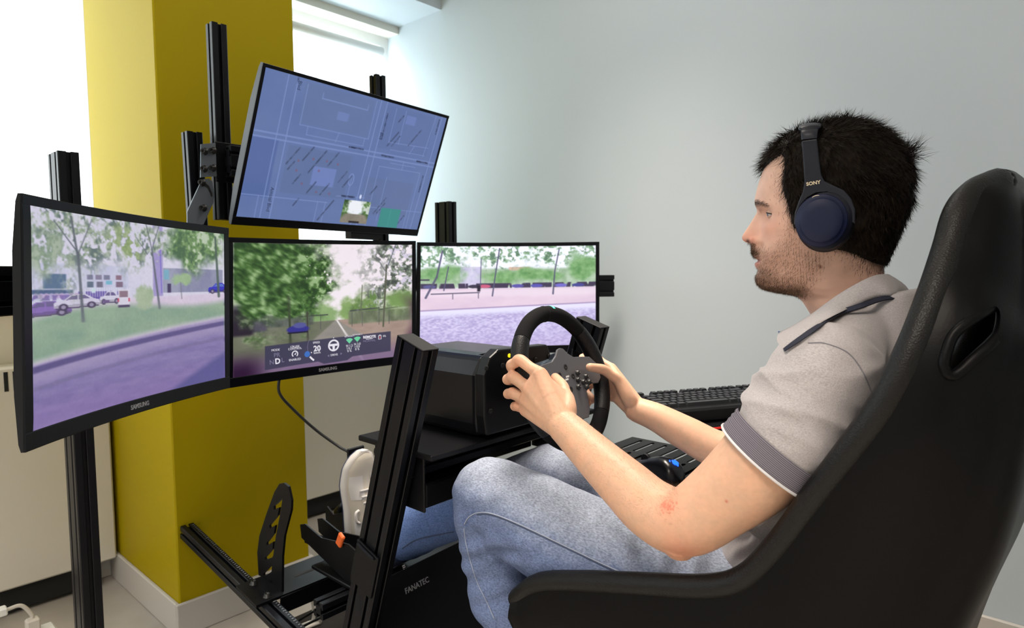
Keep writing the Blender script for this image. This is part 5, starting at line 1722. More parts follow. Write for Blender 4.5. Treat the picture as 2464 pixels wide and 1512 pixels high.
HV[..., 2] = ZR
hV = HV.reshape(-1, 3)
hF = []
for i in range(NR - 1):
    for j in range(NC):
        a, b = i * NC + j, i * NC + (j + 1) % NC
        hF.append((a, a + NC, b + NC, b))
uz = np.stack([U.ravel(), ZR.ravel()], 1)      # side-view coordinates
wz = Wd.ravel()


def inpoly(P, poly):
    poly = np.asarray(poly); x, y = P[:, 0], P[:, 1]; r = np.zeros(len(P), bool)
    j = len(poly) - 1
    for i in range(len(poly)):
        xi, yi = poly[i]; xj, yj = poly[j]
        r ^= ((yi > y) != (yj > y)) & (x < (xj - xi) * (y - yi) / (yj - yi + 1e-12) + xi)
        j = i
    return r


def pdist(P, poly):
    poly = np.asarray(poly); d = np.full(len(P), 9.0)
    for i in range(len(poly)):
        a, b = poly[i], poly[(i + 1) % len(poly)]
        ab = b - a; t = np.clip(((P - a) @ ab) / (ab @ ab + 1e-12), 0, 1)
        d = np.minimum(d, np.linalg.norm(P - a - t[:, None] * ab, axis=1))
    return d


def smask(P, poly, soft):
    d = pdist(P, poly); ins = inpoly(P, poly)
    return np.clip(0.5 + np.where(ins, d, -d) / soft * 0.5, 0, 1)


px2 = lambda L: np.array([hu(a, b, 0.03) for a, b in L])
hair_poly = px2([(1800, 400), (1822, 408), (1842, 398), (1864, 384), (1884, 376), (1894, 390), (1893, 420), (1889, 446), (1890, 470), (1900, 490), (1906, 520), (1912, 548), (1932, 565), (1990, 596), (2040, 606), (2076, 622), (2104, 634), (2150, 640), (2220, 560), (2260, 420), (2230, 300), (2100, 230), (1950, 230), (1800, 300)])
beard_poly = px2([(1904, 545), (1916, 545), (1940, 600), (1990, 612), (1985, 640), (1960, 680), (1935, 712), (1890, 716), (1820, 710), (1800, 690), (1800, 655), (1822, 655), (1826, 645), (1830, 622), (1822, 612), (1800, 612), (1795, 592), (1812, 590), (1828, 596), (1850, 606), (1876, 590), (1893, 570)])
lip_poly = px2([(1800, 618), (1822, 621), (1829, 626), (1824, 640), (1800, 644)])
brow_poly = px2([(1812, 482), (1822, 484), (1838, 490), (1848, 498), (1832, 494), (1818, 494), (1810, 494)])
hair_m = smask(uz, hair_poly, .006); beard_m = smask(uz, beard_poly, .010)
nz = np.array([mnoise.fractal(Vector(p) * 60, 1.0, 2.0, 4) for p in hV[::1]])
SK = s2l(np.array([208, 168, 148]) / 255.0)
hcol = np.tile(SK, (len(hV), 1)) * (1 + 0.10 * nz)[:, None]


def blend(col, m, rgb, k=1.0):
    m = np.clip(m * k, 0, 1)[:, None]
    return col * (1 - m) + s2l(np.array(rgb) / 255.0)[None, :] * m


def gpx(px, py, r, w=0.03):
    u, z = hu(px, py, w); return np.exp(-(((uz[:, 0] - u) ** 2 + (uz[:, 1] - z) ** 2) / r ** 2))


hcol = blend(hcol, gpx(1797, 575, .014), (214, 142, 118), .6)
hcol = blend(hcol, gpx(1850, 545, .020), (222, 158, 136), .5)
hcol = blend(hcol, beard_m * (0.8 + 0.4 * nz), (158, 112, 90), .45)
hcol = blend(hcol, beard_m * (smask(uz, px2([(1800, 648), (1830, 650), (1860, 672), (1930, 690), (1940, 720), (1800, 720)]), .012)), (96, 64, 46), .45)
hcol = blend(hcol, smask(uz, lip_poly, .003) * (np.abs(wz) < .027), (186, 112, 100), .8)
hcol = blend(hcol, smask(uz, brow_poly, .003) * (np.abs(wz) > .008) * (np.abs(wz) < .052), (52, 34, 24), .85)
hcol = blend(hcol, gpx(1826, 505, .0045) * (np.abs(wz) > .015), (150, 104, 86), .6)
hcol = blend(hcol, gpx(1811, 577, .0034, .014) * (np.abs(wz) > .010), (168, 104, 84), .7)
hcol = blend(hcol, gpx(1799.5, 580.5, .0036, .012) * (np.abs(wz) > .004) * (np.abs(wz) < .020), (56, 26, 22), 1.0)   # nostril
hcol = blend(hcol, gpx(1822, 626.5, .0025) * (np.abs(wz) < .026), (92, 42, 38), .7)
hcol = blend(hcol, hair_m, (22, 15, 10), .97)
hcol = blend(hcol, gpx(1973, 642, .0028, .06), (120, 70, 50), .9)
acol = np.tile(s2l(np.array([216, 171, 142]) / 255.0), (len(bV), 1))
an = np.array([mnoise.fractal(Vector(p) * 45, 1.0, 2.0, 3) for p in bV])
an2 = np.array([mnoise.fractal(Vector(p) * 170, 1.0, 2.0, 3) for p in bV])
acol = acol * (1 + 0.09 * an + .06 * an2)[:, None] * np.stack([1 + 0 * an, 1 - .05 * an, 1 - .07 * an], 1)
allV = np.vstack([bV, hV]); allF = [tuple(f) for f in bF] + [tuple(i + len(bV) for i in f) for f in hF]
bvhB = BVHTree.FromPolygons([tuple(v) for v in bV], [tuple(f) for f in bF])


def camhit(bvh, px, py):
    d_ = ray(px, py); h = bvh.ray_cast(Vector(CAM), Vector(d_).normalized())
    return (np.array(h[0]), np.array(h[1])) if h[0] is not None else (None, None)


def stain(px, py, r, rgb, k):
    global acol
    p, _ = camhit(bvhB, px, py)
    if p is None: return
    acol = blend(acol, np.exp(-(np.linalg.norm(bV - p, axis=1) / r) ** 2), rgb, k)


for k in range(46):
    rr = random.Random(k)
    stain(1608 + rr.gauss(0, 9), 1217 + rr.gauss(0, 7), .0012, (206, 78, 58), .75)
stain(1606, 1215, .014, (222, 130, 104), .55); stain(1748, 1207, .0016, (190, 70, 60), .9)
stain(1640, 1330, .030, (206, 124, 96), .55); stain(1620, 1185, .022, (226, 160, 130), .4)
for c_ in mcpL: acol = blend(acol, np.exp(-(np.linalg.norm(bV - c_, axis=1) / .014) ** 2), (206, 122, 92), .50)
for c_ in list(tipR[:1]) + [tipR[2]] + [pipL[i] for i in range(4)] + [thL[3]]: acol = blend(acol, np.exp(-(np.linalg.norm(bV - c_, axis=1) / .013) ** 2), (212, 124, 96), .45)
acol = blend(acol, np.exp(-(np.linalg.norm(bV - atX(1520, 1010, 1.205), axis=1) / .02) ** 2), (222, 140, 104), .4)
M_skin = mat('skin', tuple(SK), 0.48, spec=0.35, sss=0.12)
n_, l_, b_ = nodes_of(M_skin)
vc = n_.new('ShaderNodeVertexColor'); vc.layer_name = 'tint'; l_.new(vc.outputs[0], b_.inputs['Base Color'])
add_bump(M_skin, 1100, 0.22, 0.0006); add_bump(M_skin, 200, 0.14, 0.0012)
bme = mesh_np('person', allV, allF); set_col(bme, np.vstack([acol, hcol]))
person = link('person', bme, M_skin, None, 'person in grey polo shirt and blue jeans, seated and gripping the steering wheel', 'person')


def part_np(name, V, F, m, label=None, kind=None, parent=None):
    return link(name, mesh_np(name, np.asarray(V), F), m, parent or person, label, kind=kind)


# eyes
for sgn in (1, -1):
    z = hu(1841, 514, 0.031)[1]
    near_ = (c.ravel() > 0) & (np.abs(np.abs(wz) - .031) < .003) & (np.abs(uz[:, 1] - z) < .003)
    u = uz[near_, 0].mean() - .0088
    ec = hp3(u, sgn * 0.031, z)
    eb = MB().lathe([(0.0118 * math.sin(t), -0.0118 * math.cos(t)) for t in np.linspace(0.01, math.pi - .01, 14)], ec, HF, 20).build('eye', mat('eye white', (0.72, 0.68, 0.66), 0.2), person)
    gz_ = unit(HF + V3(0, 0, -0.25))
    MB().lathe([(0.0062, 0.0104), (0.0045, 0.0119), (0.0, 0.0126)], ec, gz_, 16).build('iris', mat('grey-blue iris', (0.10, 0.14, 0.22), 0.15), eb)
    # lids as thin skin bands over the eyeball
    for z0, z1, nm in ((0.0012, 0.0110, 'eyelid'), (-0.0105, -0.0045, 'eyelid')):
        rows = []
        for a in np.linspace(0, 1, 6):
            zz = z0 + (z1 - z0) * a; rr = math.sqrt(max(1e-8, 0.0127 ** 2 - zz ** 2))
            rows.append([ec + HF * (rr * math.cos(t)) + HL * (rr * math.sin(t)) + V3(0, 0, zz - (0.0035 if z0 > 0 else -0.001) * abs(math.sin(t)) ** 2) for t in np.linspace(-1.6, 1.6, 17)])
        MB().grid(np.array(rows)).build(nm, mat('eyelid skin', tuple(SK * 0.80), 0.55, spec=.25, sss=0.1), person)
    ls = MB()
    ls.tube([ec + HF * (0.0128 * math.cos(t)) + HL * (0.0128 * math.sin(t)) + V3(0, 0, 0.0010 - 0.0035 * abs(math.sin(t)) ** 2) for t in np.linspace(-1.2, 1.2, 11)], 0.0010, 6)
    ls.build('eyelashes', mat('lash', (0.02, 0.013, 0.010), 0.6), person)

# ------------------------------------------------------------------ hair, beard, brows as strands
rng = np.random.RandomState(11)


def head_normals():
    me = mesh_np('tmpn', hV, hF); N = np.zeros(len(hV) * 3); me.vertices.foreach_get('normal', N); bpy.data.meshes.remove(me)
    N = N.reshape(-1, 3)
    c0 = np.array([H0[0], H0[1], 0]) + HF * rC.mean(); out = hV - np.array([c0[0], c0[1], 0]); out[:, 2] = 0
    flip = np.sum(N * out, 1) < 0
    N[flip] *= -1
    return N


hN = head_normals()
areaW = np.ones(len(hV)).reshape(NR, NC)
dz_ = np.abs(np.gradient(zr_))[:, None]; dth = np.linalg.norm(np.roll(HV, -1, 1) - HV, axis=2)
dv = np.linalg.norm(np.gradient(HV, axis=0), axis=2)
areaW = (dth * dv).ravel()
# bulk under the strands
thick = 0.0045 + 0.0105 * ss(yb(600), yb(330), uz[:, 1]) * ss(hu(1840, 400)[0], hu(1900, 400)[0], uz[:, 0] * 1.0 if True else 0)
low = 1 - ss(yb(640), yb(560), uz[:, 1])
hb_m = smask(uz, hair_poly, .004)
bulkV = hV + hN * ((thick * (hb_m - 0.35) * 1.2 + 0.0030 * (nz) * hb_m))[:, None]
keep = hb_m > 0.30
bf = [f for f in hF if all(keep[i] for i in f)]
ui = sorted({i for f in bf for i in f}); mp_ = {a: b for b, a in enumerate(ui)}
M_hair = mat('dark brown hair', (0.012, 0.008, 0.0052), 0.55, spec=0.14)
add_vary(M_hair, 260, (0.0030, 0.0019, 0.0013), (0.017, 0.0100, 0.0055), stretch=(1, 1, 0.4))
M_beard = mat('brown beard', (0.085, 0.048, 0.026), 0.6, spec=0.2)
add_vary(M_beard, 320, (0.030, 0.017, 0.010), (0.17, 0.095, 0.05), 2, lo=.38, hi=.66)
hairb = part_np('hair', bulkV[ui], [tuple(mp_[i] for i in f) for f in bf], M_hair, 'short dark brown hair')


def strands(base, nrm, dirs, length, w0, nseg=3, curl=0.25, seed=0):
    """tapered ribbons; arrays (n,3)"""
    rs = np.random.RandomState(seed); n = len(base)
    side = np.cross(dirs, rs.randn(n, 3)); side /= np.linalg.norm(side, axis=1)[:, None] + 1e-9
    V = []; p = base.copy(); d_ = dirs.copy(); bend = rs.randn(n, 3) * curl
    for k in range(nseg + 1):
        wv = (w0 * (1 - k / nseg))[:, None] if k < nseg else np.zeros((n, 1))
        V.append(p - side * wv)
        if k < nseg: V.append(p + side * wv)
        d_ = d_ + bend / nseg; d_ /= np.linalg.norm(d_, axis=1)[:, None]
        p = p + d_ * (length / nseg)[:, None]
    m = 2 * nseg + 1
    V = np.stack(V, 1).reshape(-1, 3)
    F = []
    for i in range(n):
        b = i * m
        for k in range(nseg - 1): F.append((b + 2 * k, b + 2 * k + 1, b + 2 * k + 3, b + 2 * k + 2))
        F.append((b + 2 * (nseg - 1), b + 2 * (nseg - 1) + 1, b + 2 * nseg))
    return V, F


def pick(w, n):
    p = np.clip(w, 0, None) * areaW; p /= p.sum()
    return rng.choice(len(hV), n, p=p)


ix = pick(hb_m ** 2, 30000)
bs = bulkV[ix] + rng.randn(len(ix), 3) * 0.0011 - hN[ix] * 0.002
zz = uz[ix, 1]; uu = uz[ix, 0]
topk = ss(yb(400), yb(320), zz)[:, None]; frk = ss(hu(1960, 400)[0], hu(1860, 400)[0], uu)[:, None]
flow = HF * 0.0 + V3(0, 0, -1.0) * (1 - topk) + (-HF) * (0.55 * (1 - frk)) + HF * (0.9 * frk) + HL * (np.sign(wz[ix]) * 0.2)[:, None]
swirl = np.array([mnoise.noise_vector(Vector(p) * 22) for p in bs])
flow = flow + swirl * 0.9 + rng.randn(len(ix), 3) * 0.22
flow = flow - hN[ix] * np.sum(flow * hN[ix], 1)[:, None]
flow /= np.linalg.norm(flow, axis=1)[:, None] + 1e-9
lift = (0.35 + 0.30 * topk[:, 0] + 0.25 * frk[:, 0]) * rng.uniform(0.4, 1.3, len(ix))
dr = flow + hN[ix] * lift[:, None]; dr /= np.linalg.norm(dr, axis=1)[:, None]
ln = (0.009 + 0.013 * ss(yb(640), yb(420), zz)) * rng.uniform(.6, 1.25, len(ix))
SV, SF = strands(bs, hN[ix], dr, ln, np.full(len(ix), .00042), 3, .35, 3)
part_np('hair_strands', SV, SF, M_hair, kind='stuff', parent=hairb)
nape = px2([(2030, 596), (2075, 604), (2140, 600), (2145, 655), (2100, 662), (2050, 640)])
temple = px2([(1866, 440), (1890, 400), (1900, 400), (1900, 545), (1888, 500), (1874, 478)])
for pol, nn_, ll_, sd in ((nape, 1500, .009, 21), (temple, 380, .011, 22)):
    ix = pick(smask(uz, pol, .012), nn_)
    fl = np.tile(V3(0, 0, -1.0), (len(ix), 1)) + (HF * (.6 if sd == 21 else -.5)) + rng.randn(len(ix), 3) * .4
    fl = fl - hN[ix] * np.sum(fl * hN[ix], 1)[:, None]; fl /= np.linalg.norm(fl, axis=1)[:, None]
    WV, WF = strands(hV[ix], hN[ix], fl + hN[ix] * .12, ll_ * rng.uniform(.4, 1.1, len(ix)), np.full(len(ix), .00016), 3, .4, sd)
    part_np('fine_hair', WV, WF, M_hair, kind='stuff', parent=hairb)
# crown tuft at the back
tu, tz = hu(2178, 372)
tb = np.array([hp3(tu + rng.randn() * .006, rng.randn() * .010, tz + rng.randn() * .007) for _ in range(260)])
td = np.array([unit(-HF * 0.75 + V3(0, 0, .55) + rng.randn(3) * .30) for _ in range(260)])
TV, TF = strands(tb, td, td, np.full(260, .030) * rng.uniform(.5, 1.1, 260), np.full(260, .00045), 3, .6, 5)
part_np('hair_tuft', TV, TF, M_hair, kind='stuff', parent=hairb)
# beard and moustache
chin_m = smask(uz, px2([(1795, 650), (1830, 648), (1870, 676), (1930, 684), (1945, 725), (1795, 725)]), .016)
ix = pick(beard_m ** 1.3 * (.55 + chin_m), 26000)
fl = V3(0, 0, -1.0) + HF * 0.25 + rng.randn(len(ix), 3) * .35
fl = fl - hN[ix] * np.sum(fl * hN[ix], 1)[:, None]; fl /= np.linalg.norm(fl, axis=1)[:, None]
dr = fl + hN[ix] * rng.uniform(.3, .8, len(ix))[:, None]; dr /= np.linalg.norm(dr, axis=1)[:, None]
SV, SF = strands(hV[ix] - hN[ix] * .0004 + rng.randn(len(ix), 3) * .0006, hN[ix], dr, .0056 * rng.uniform(.45, 1.3, len(ix)), np.full(len(ix), .00011), 2, .45, 7)
part_np('beard', SV, SF, M_beard, 'short brown beard', kind='stuff')
ix = pick(smask(uz, px2([(1795, 588), (1812, 589), (1826, 600), (1824, 616), (1800, 614)]), .004) * (np.abs(wz) < .028), 2000)
fl = np.tile(V3(0, 0, -1.0), (len(ix), 1)) + HF * .55 + HL * (np.sign(wz[ix]) * .4)[:, None] + rng.randn(len(ix), 3) * .25
fl /= np.linalg.norm(fl, axis=1)[:, None]
SV, SF = strands(hV[ix] - hN[ix] * .0004, hN[ix], fl, .0062 * rng.uniform(.5, 1.1, len(ix)), np.full(len(ix), .00014), 2, .3, 8)
part_np('moustache', SV, SF, M_beard, kind='stuff')
ix = pick(smask(uz, brow_poly, .003) * (np.abs(wz) > .009) * (np.abs(wz) < .054), 750)
fl = np.tile(-HF * .7 + V3(0, 0, .2), (len(ix), 1)) + HL * (np.sign(wz[ix]) * .9)[:, None] + rng.randn(len(ix), 3) * .25
fl = fl - hN[ix] * np.sum(fl * hN[ix], 1)[:, None] * .7; fl /= np.linalg.norm(fl, axis=1)[:, None]
SV, SF = strands(hV[ix], hN[ix], fl + hN[ix] * .04, .0062 * rng.uniform(.5, 1.1, len(ix)), np.full(len(ix), .00017), 2, .15, 9)
part_np('eyebrows', SV, SF, M_hair, kind='stuff')
# hair of the forearms
na = len(bV); am = np.zeros(na)
for (p0, r0), (p1, r1) in zip(LA[4:8], LA[5:9]):
    ab = p1 - p0; t = np.clip(((bV - p0) @ ab) / (ab @ ab), 0, 1); d_ = np.linalg.norm(bV - p0 - t[:, None] * ab, axis=1); am = np.maximum(am, (d_ < .055) * 1.0)
am = am * ss(-0.3, 0.7, bN[:, 2]); am /= am.sum()
ix = rng.choice(na, 3200, p=am)
da = unit(LA[5][0] - LA[8][0]) * -1
fl = np.tile(da, (len(ix), 1)) + rng.randn(len(ix), 3) * .45 + bN[ix] * .35; fl /= np.linalg.norm(fl, axis=1)[:, None]
SV, SF = strands(bV[ix], bN[ix], fl, .009 * rng.uniform(.4, 1.2, len(ix)), np.full(len(ix), .00006), 3, .5, 12)
part_np('arm_hair', SV, SF, M_beard, kind='stuff')
# ------------------------------------------------------------------ clothes
M_polo = mat('heather grey jersey', (0.42, 0.39, 0.38), 0.85, spec=0.15, sheen=0.2)
_r1 = add_vary(M_polo, 1500, (0.345, 0.315, 0.32), (0.53, 0.49, 0.49), 3, stretch=(1, 0.22, 0.5), lo=.28, hi=.70)
add_bump(M_polo, 1600, 0.25, 0.0005)
M_rib = mat('violet-grey rib knit', (0.16, 0.145, 0.17), 0.85, spec=0.15)
M_ribw = mat('white knit edge', (0.70, 0.68, 0.70), 0.8)
M_denim = mat('faded blue denim', (0.17, 0.23, 0.40), 0.85, spec=0.15)
nn, ll, bb_ = nodes_of(M_denim)
dvc = nn.new('ShaderNodeVertexColor'); dvc.layer_name = 'fade_shade'
tcn = nn.new('ShaderNodeTexCoord'); tn = nn.new('ShaderNodeTexNoise'); tn.inputs['Scale'].default_value = 420; tn.inputs['Detail'].default_value = 4
mpn = nn.new('ShaderNodeMapping'); mpn.inputs['Scale'].default_value = (1, .5, 1); ll.new(tcn.outputs['Object'], mpn.inputs[0]); ll.new(mpn.outputs[0], tn.inputs['Vector'])
mr = nn.new('ShaderNodeMapRange'); mr.inputs[1].default_value = .3; mr.inputs[2].default_value = .7; mr.inputs[3].default_value = .66; mr.inputs[4].default_value = 1.34
ll.new(tn.outputs[0], mr.inputs[0])
vm = nn.new('ShaderNodeVectorMath'); vm.operation = 'SCALE'; ll.new(dvc.outputs[0], vm.inputs[0]); ll.new(mr.outputs[0], vm.inputs['Scale']); ll.new(vm.outputs[0], bb_.inputs['Base Color'])
add_bump(M_denim, 1300, 0.3, 0.0006)
M_seam = mat('pale seam thread', (0.30, 0.34, 0.44), 0.8)
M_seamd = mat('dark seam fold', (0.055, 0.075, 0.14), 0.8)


def ring_loft(mb, rings, seg=36):
    """rings: (cx, cy, cz, hx, hy, tilt) ellipses, tilt leans the ring about x"""
    R_ = catmull(rings, 5); G = []
    for cx, cy, cz, hx, hy, tl in R_:
        G.append([(cx + hx * math.cos(a) * (1 + 0.0), cy + hy * math.sin(a) * math.cos(tl), cz + hy * math.sin(a) * math.sin(tl)) for a in np.linspace(0, 2 * math.pi, seg, endpoint=False)])
    mb.grid(np.array(G), close_v=True); mb.add(G[0], [tuple(range(seg))]); mb.add(G[-1], [tuple(range(seg))])


sh_mb = MB()
ring_loft(sh_mb, [(1.05, .375, .555, .165, .120, .35), (1.05, .345, .62, .170, .125, .25), (1.05, .312, .71, .170, .122, .15), (1.05, .282, .80, .180, .122, .1), (1.05, .262, .89, .188, .115, .05), (1.05, .250, .955, .185, .100, 0), (1.05, .240, 1.005, .150, .085, -.05), (1.05, .232, 1.045, .095, .070, -.2), (1.05, .232, 1.075, .068, .060, -.25)])
limb(sh_mb, [V3(1.03, .232, 1.035), V3(.955, .236, 1.018), LA[0][0] + [0.012, -0.004, 0.004]], [.036, .043, .058])
limb(sh_mb, [V3(1.07, .232, 1.035), V3(1.145, .240, 1.015), RA[0][0] + [-0.012, 0, 0.004]], [.036, .043, .058])
cL = (atX(1746, 1050, .822) + atX(1948, 1172, .842)) / 2      # centre of the left sleeve opening
axL = unit(LA[3][0] - LA[1][0])
limb(sh_mb, [LA[0][0], LA[1][0] + [0, 0, 0], cL - axL * .055, cL - axL * .012], [.069, .0685, .0655, .0640], 40)
limb(sh_mb, [RA[0][0], RA[1][0], RA[1][0] * .45 + RA[2][0] * .55], [.068, .064, .060], 36)
sV, sF, sN = remesh_np(sh_mb, 0.0042, 7, 0.5)
# folds of the jersey: gentle noise plus drag lines on sleeve and belly
q = np.array([mnoise.fractal(Vector((p[0] * 14, p[1] * 10, p[2] * 10)), 1.0, 2.0, 3) for p in sV])
along = (sV - cL) @ axL
perp = sV @ unit(np.cross(axL, (1, 0, 0)))
slv = ss(.030, .055, -along) * np.exp(-(np.linalg.norm(sV - (cL - axL * .06), axis=1) / .09) ** 2)
q2 = np.array([mnoise.noise(Vector((p[0] * 9, a * 55, b * 14))) for p, a, b in zip(sV, along, perp)])
bel = np.exp(-(np.linalg.norm(sV - V3(.90, .36, .70), axis=1) / .13) ** 2)
q3 = np.array([mnoise.noise(Vector((p[0] * 6, (p[1] * .8 + p[2]) * 42, (p[1] - p[2]) * 8))) for p in sV])
rdg = lambda a: (1 - np.abs(a)) ** 3
arm_ax = unit(LA[2][0] - LA[0][0]); arm_v = unit(np.cross(arm_ax, (1, 0, 0))); ta = (sV - LA[0][0]) @ arm_ax; tv = (sV - LA[0][0]) @ arm_v
f1_ = rdg(np.array([mnoise.noise(Vector((p[0] * 5, a * 16 + b * 9, b * 5 - a * 4))) * 2.2 for p, a, b in zip(sV, ta, tv)]))
f2_ = rdg(np.array([mnoise.noise(Vector((p[0] * 4 + 7, a * 30 - b * 6, b * 7))) * 2.4 for p, a, b in zip(sV, ta, tv)]))
slm = ss(.022, .060, -along) * ss(-.02, .05, ta) * (np.linalg.norm(np.cross(sV - LA[0][0], arm_ax), axis=1) < .10)
f3_ = rdg(np.array([mnoise.noise(Vector((p[0] * 7, p[1] * 9 + p[2] * 7, p[2] * 5 - p[1] * 4))) * 2.0 for p in sV]))
sV = sV + sN * (0.0085 * (f1_ - .35) * slm + .0045 * (f2_ - .35) * slm + .0055 * (f3_ - .35) * (1 - slm) * ss(1.06, .98, sV[:, 2]))[:, None]
sV = sV + sN * (0.0028 * q + 0.0068 * q2 * slv + 0.0100 * q3 * bel)[:, None]
al2 = (sV - cL) @ axL; rad2 = np.linalg.norm(sV - cL - al2[:, None] * axL, axis=1)
nr = al2 > -.040
keepr = np.where(nr & (rad2 < .09) & (al2 < .12), np.minimum(1.0, (.0650 + .0035 * ss(-.030, -.040, al2)) / np.maximum(rad2, 1e-6)), 1.0)
sV = cL + al2[:, None] * axL + (sV - cL - al2[:, None] * axL) * keepr[:, None]
cutm = (al2 > -.008) & (rad2 < .085) & (al2 < .12)
sV = sV - axL * np.where(cutm, al2 + .008, 0)[:, None]
axR_ = unit(RA[2][0] - RA[1][0]); cR_ = RA[1][0] * .45 + RA[2][0] * .55 + axR_ * .045
al3 = (sV - cR_) @ axR_; rad3 = np.linalg.norm(sV - cR_ - al3[:, None] * axR_, axis=1)
sV = sV - axR_ * np.where((al3 > -.008) & (rad3 < .08) & (al3 < .12), al3 + .008, 0)[:, None]
shirt = part_np('polo_shirt', sV, sF, M_polo, 'heather grey short-sleeved polo shirt')
bvhS = BVHTree.FromPolygons([tuple(v) for v in sV], [tuple(f) for f in sF])


def on_shirt(px, py, off=0.0006):
    p, n = camhit(bvhS, px, py); return None if p is None else p + n * (off if np.dot(n, ray(px, py)) < 0 else -off)


def seam(bvh, pix, r, name, m, parent, n=8, off=.0004):
    pts = []
    for a, b in catmull(pix, n):
        p, nn_ = camhit(bvh, a, b)
        if p is not None: pts.append(p + nn_ * off)
    if len(pts) > 2: MB().tube(pts, r, 6).build(name, m, parent)


M_sh = mat('dark seam thread', (0.20, 0.19, 0.21), .9)  # thread darker than the jersey
seam(bvhS, [(1945, 826), (1985, 827), (2040, 850), (2075, 895), (2098, 950), (2104, 1000)], .0008, 'armhole_seam', M_sh, shirt)
# ribbed cuffs with a white edge
Uc_ = unit(atX(1948, 1172, .842) - atX(1746, 1050, .822)); Uc_ = unit(Uc_ - axL * np.dot(Uc_, axL)); Vc_ = np.cross(axL, Uc_)


def cuff(c, ax, U_, V_, ru, rv, parent, w=.030):
    G = []
    for t in np.linspace(-w, 0, 9):
        k = 1 + 0.012 * math.sin(t * 900)
        G.append([c + ax * t + U_ * (ru * k * math.cos(a)) + V_ * (rv * k * math.sin(a)) for a in np.linspace(0, 2 * math.pi, 40, endpoint=False)])
    G.append([c + ax * (-.002) + U_ * ((ru - .003) * math.cos(a)) + V_ * ((rv - .003) * math.sin(a)) for a in np.linspace(0, 2 * math.pi, 40, endpoint=False)])
    o = MB().grid(np.array(G), close_v=True).build('sleeve_cuff', M_rib, parent, 'violet-grey ribbed cuff with white edge')
    e_ = [c + ax * .0005 + U_ * (ru * math.cos(a)) + V_ * (rv * math.sin(a)) for a in np.linspace(0, 2 * math.pi, 41)]
    MB().tube(e_, .0019, 6, cap=False).build('cuff_edge', M_ribw, o)
    return o


nn, ll, bb_ = nodes_of(M_rib)
tcn = nn.new('ShaderNodeTexCoord'); wv = nn.new('ShaderNodeTexWave'); wv.inputs['Scale'].default_value = 300; wv.inputs['Distortion'].default_value = .4
mpn = nn.new('ShaderNodeMapping'); mpn.inputs['Rotation'].default_value = (math.atan2(axL[1], -axL[2]), -math.pi / 2, 0)
dt = nn.new('ShaderNodeVectorMath'); dt.operation = 'DOT_PRODUCT'; dt.inputs[1].default_value = tuple(axL)
ll.new(tcn.outputs['Object'], dt.inputs[0])
mm = nn.new('ShaderNodeMath'); mm.operation = 'MULTIPLY'; mm.inputs[1].default_value = 2 * math.pi / .0021; ll.new(dt.outputs['Value'], mm.inputs[0])
sn = nn.new('ShaderNodeMath'); sn.operation = 'SINE'; ll.new(mm.outputs[0], sn.inputs[0])
cr_ = nn.new('ShaderNodeValToRGB'); cr_.color_ramp.elements[0].position = .0; cr_.color_ramp.elements[1].position = .8
cr_.color_ramp.elements[0].color = (.10, .09, .115, 1); cr_.color_ramp.elements[1].color = (.27, .25, .28, 1); ll.new(sn.outputs[0], cr_.inputs[0]); ll.new(cr_.outputs[0], bb_.inputs['Base Color'])
cuff(cL, axL, Uc_, Vc_, .0690, .0680, shirt)
axR = unit(RA[2][0] - RA[1][0]); cR = RA[1][0] * .45 + RA[2][0] * .55 + axR * .045; uR = unit(np.cross(axR, (0, 0, 1.0))); cuff(cR, axR, uR, np.cross(axR, uR), .063, .063, shirt)
# collar
ctop = [(2141, 661, 1.05), (2110, 664, 1.015), (2070, 680, .985), (2010, 714, .966), (1950, 757, .968), (1908, 783, .982), (1876, 799, .998)]
cbot = [(2166, 712, 1.05), (2150, 712, .995), (2105, 722, .955), (2040, 743, .932), (1975, 783, .930), (1925, 818, .942), (1890, 846, .962)]


def over_shirt(px, py, X, off):
    p = atX(px, py, X); h, n_ = camhit(bvhS, px, py)
    if h is not None and np.linalg.norm(h - CAM) < np.linalg.norm(p - CAM) + .03 and py > 690 and px < 2150:
        if np.dot(n_, ray(px, py)) > 0: n_ = -n_
        return h + n_ * off
    return p


ct = catmull([atX(*p) for p in ctop], 6); cb_ = catmull([over_shirt(*p, .004) for p in cbot], 6)
mirr = lambda P: np.array([[2 * RX - p[0], p[1], p[2]] for p in P])
ct = np.vstack([mirr(ct)[::-1][:-1], ct]); cb_ = np.vstack([mirr(cb_)[::-1][:-1], cb_])
G = []
for a, b in zip(ct, cb_):
    c_ = V3(RX, .245, a[2]); inn = unit(np.array([RX, .26, 0]) - np.array([a[0], a[1], 0]))
    row = [a + inn * .007 + V3(0, 0, -.030), a + inn * .006 + V3(0, 0, -.006), a + inn * .003 + V3(0, 0, .001), a]
    for t in (.2, .4, .6, .8, 1.0): row.append(a * (1 - t) + b * t - inn * .006 * math.sin(math.pi * t))
    row.append(b + inn * .0035); row.append(b * .6 + a * .4 + inn * .003)
    G.append(row)
MB().grid(np.array(G)).build('collar', M_polo, shirt)
# blue inside of the placket at the throat
pk = [atX(1872, 797, 1.0), atX(1880, 800, .992), atX(1888, 842, .985), atX(1880, 846, .99)]
MB().add(pk + [p + V3(.01, -.008, -.002) for p in pk], [(0, 1, 2, 3), (4, 7, 6, 5), (0, 4, 5, 1), (1, 5, 6, 2), (2, 6, 7, 3), (3, 7, 4, 0)]).build('placket', mat('blue chambray', (.10, .16, .32), .8), shirt, 'blue inside of the placket')
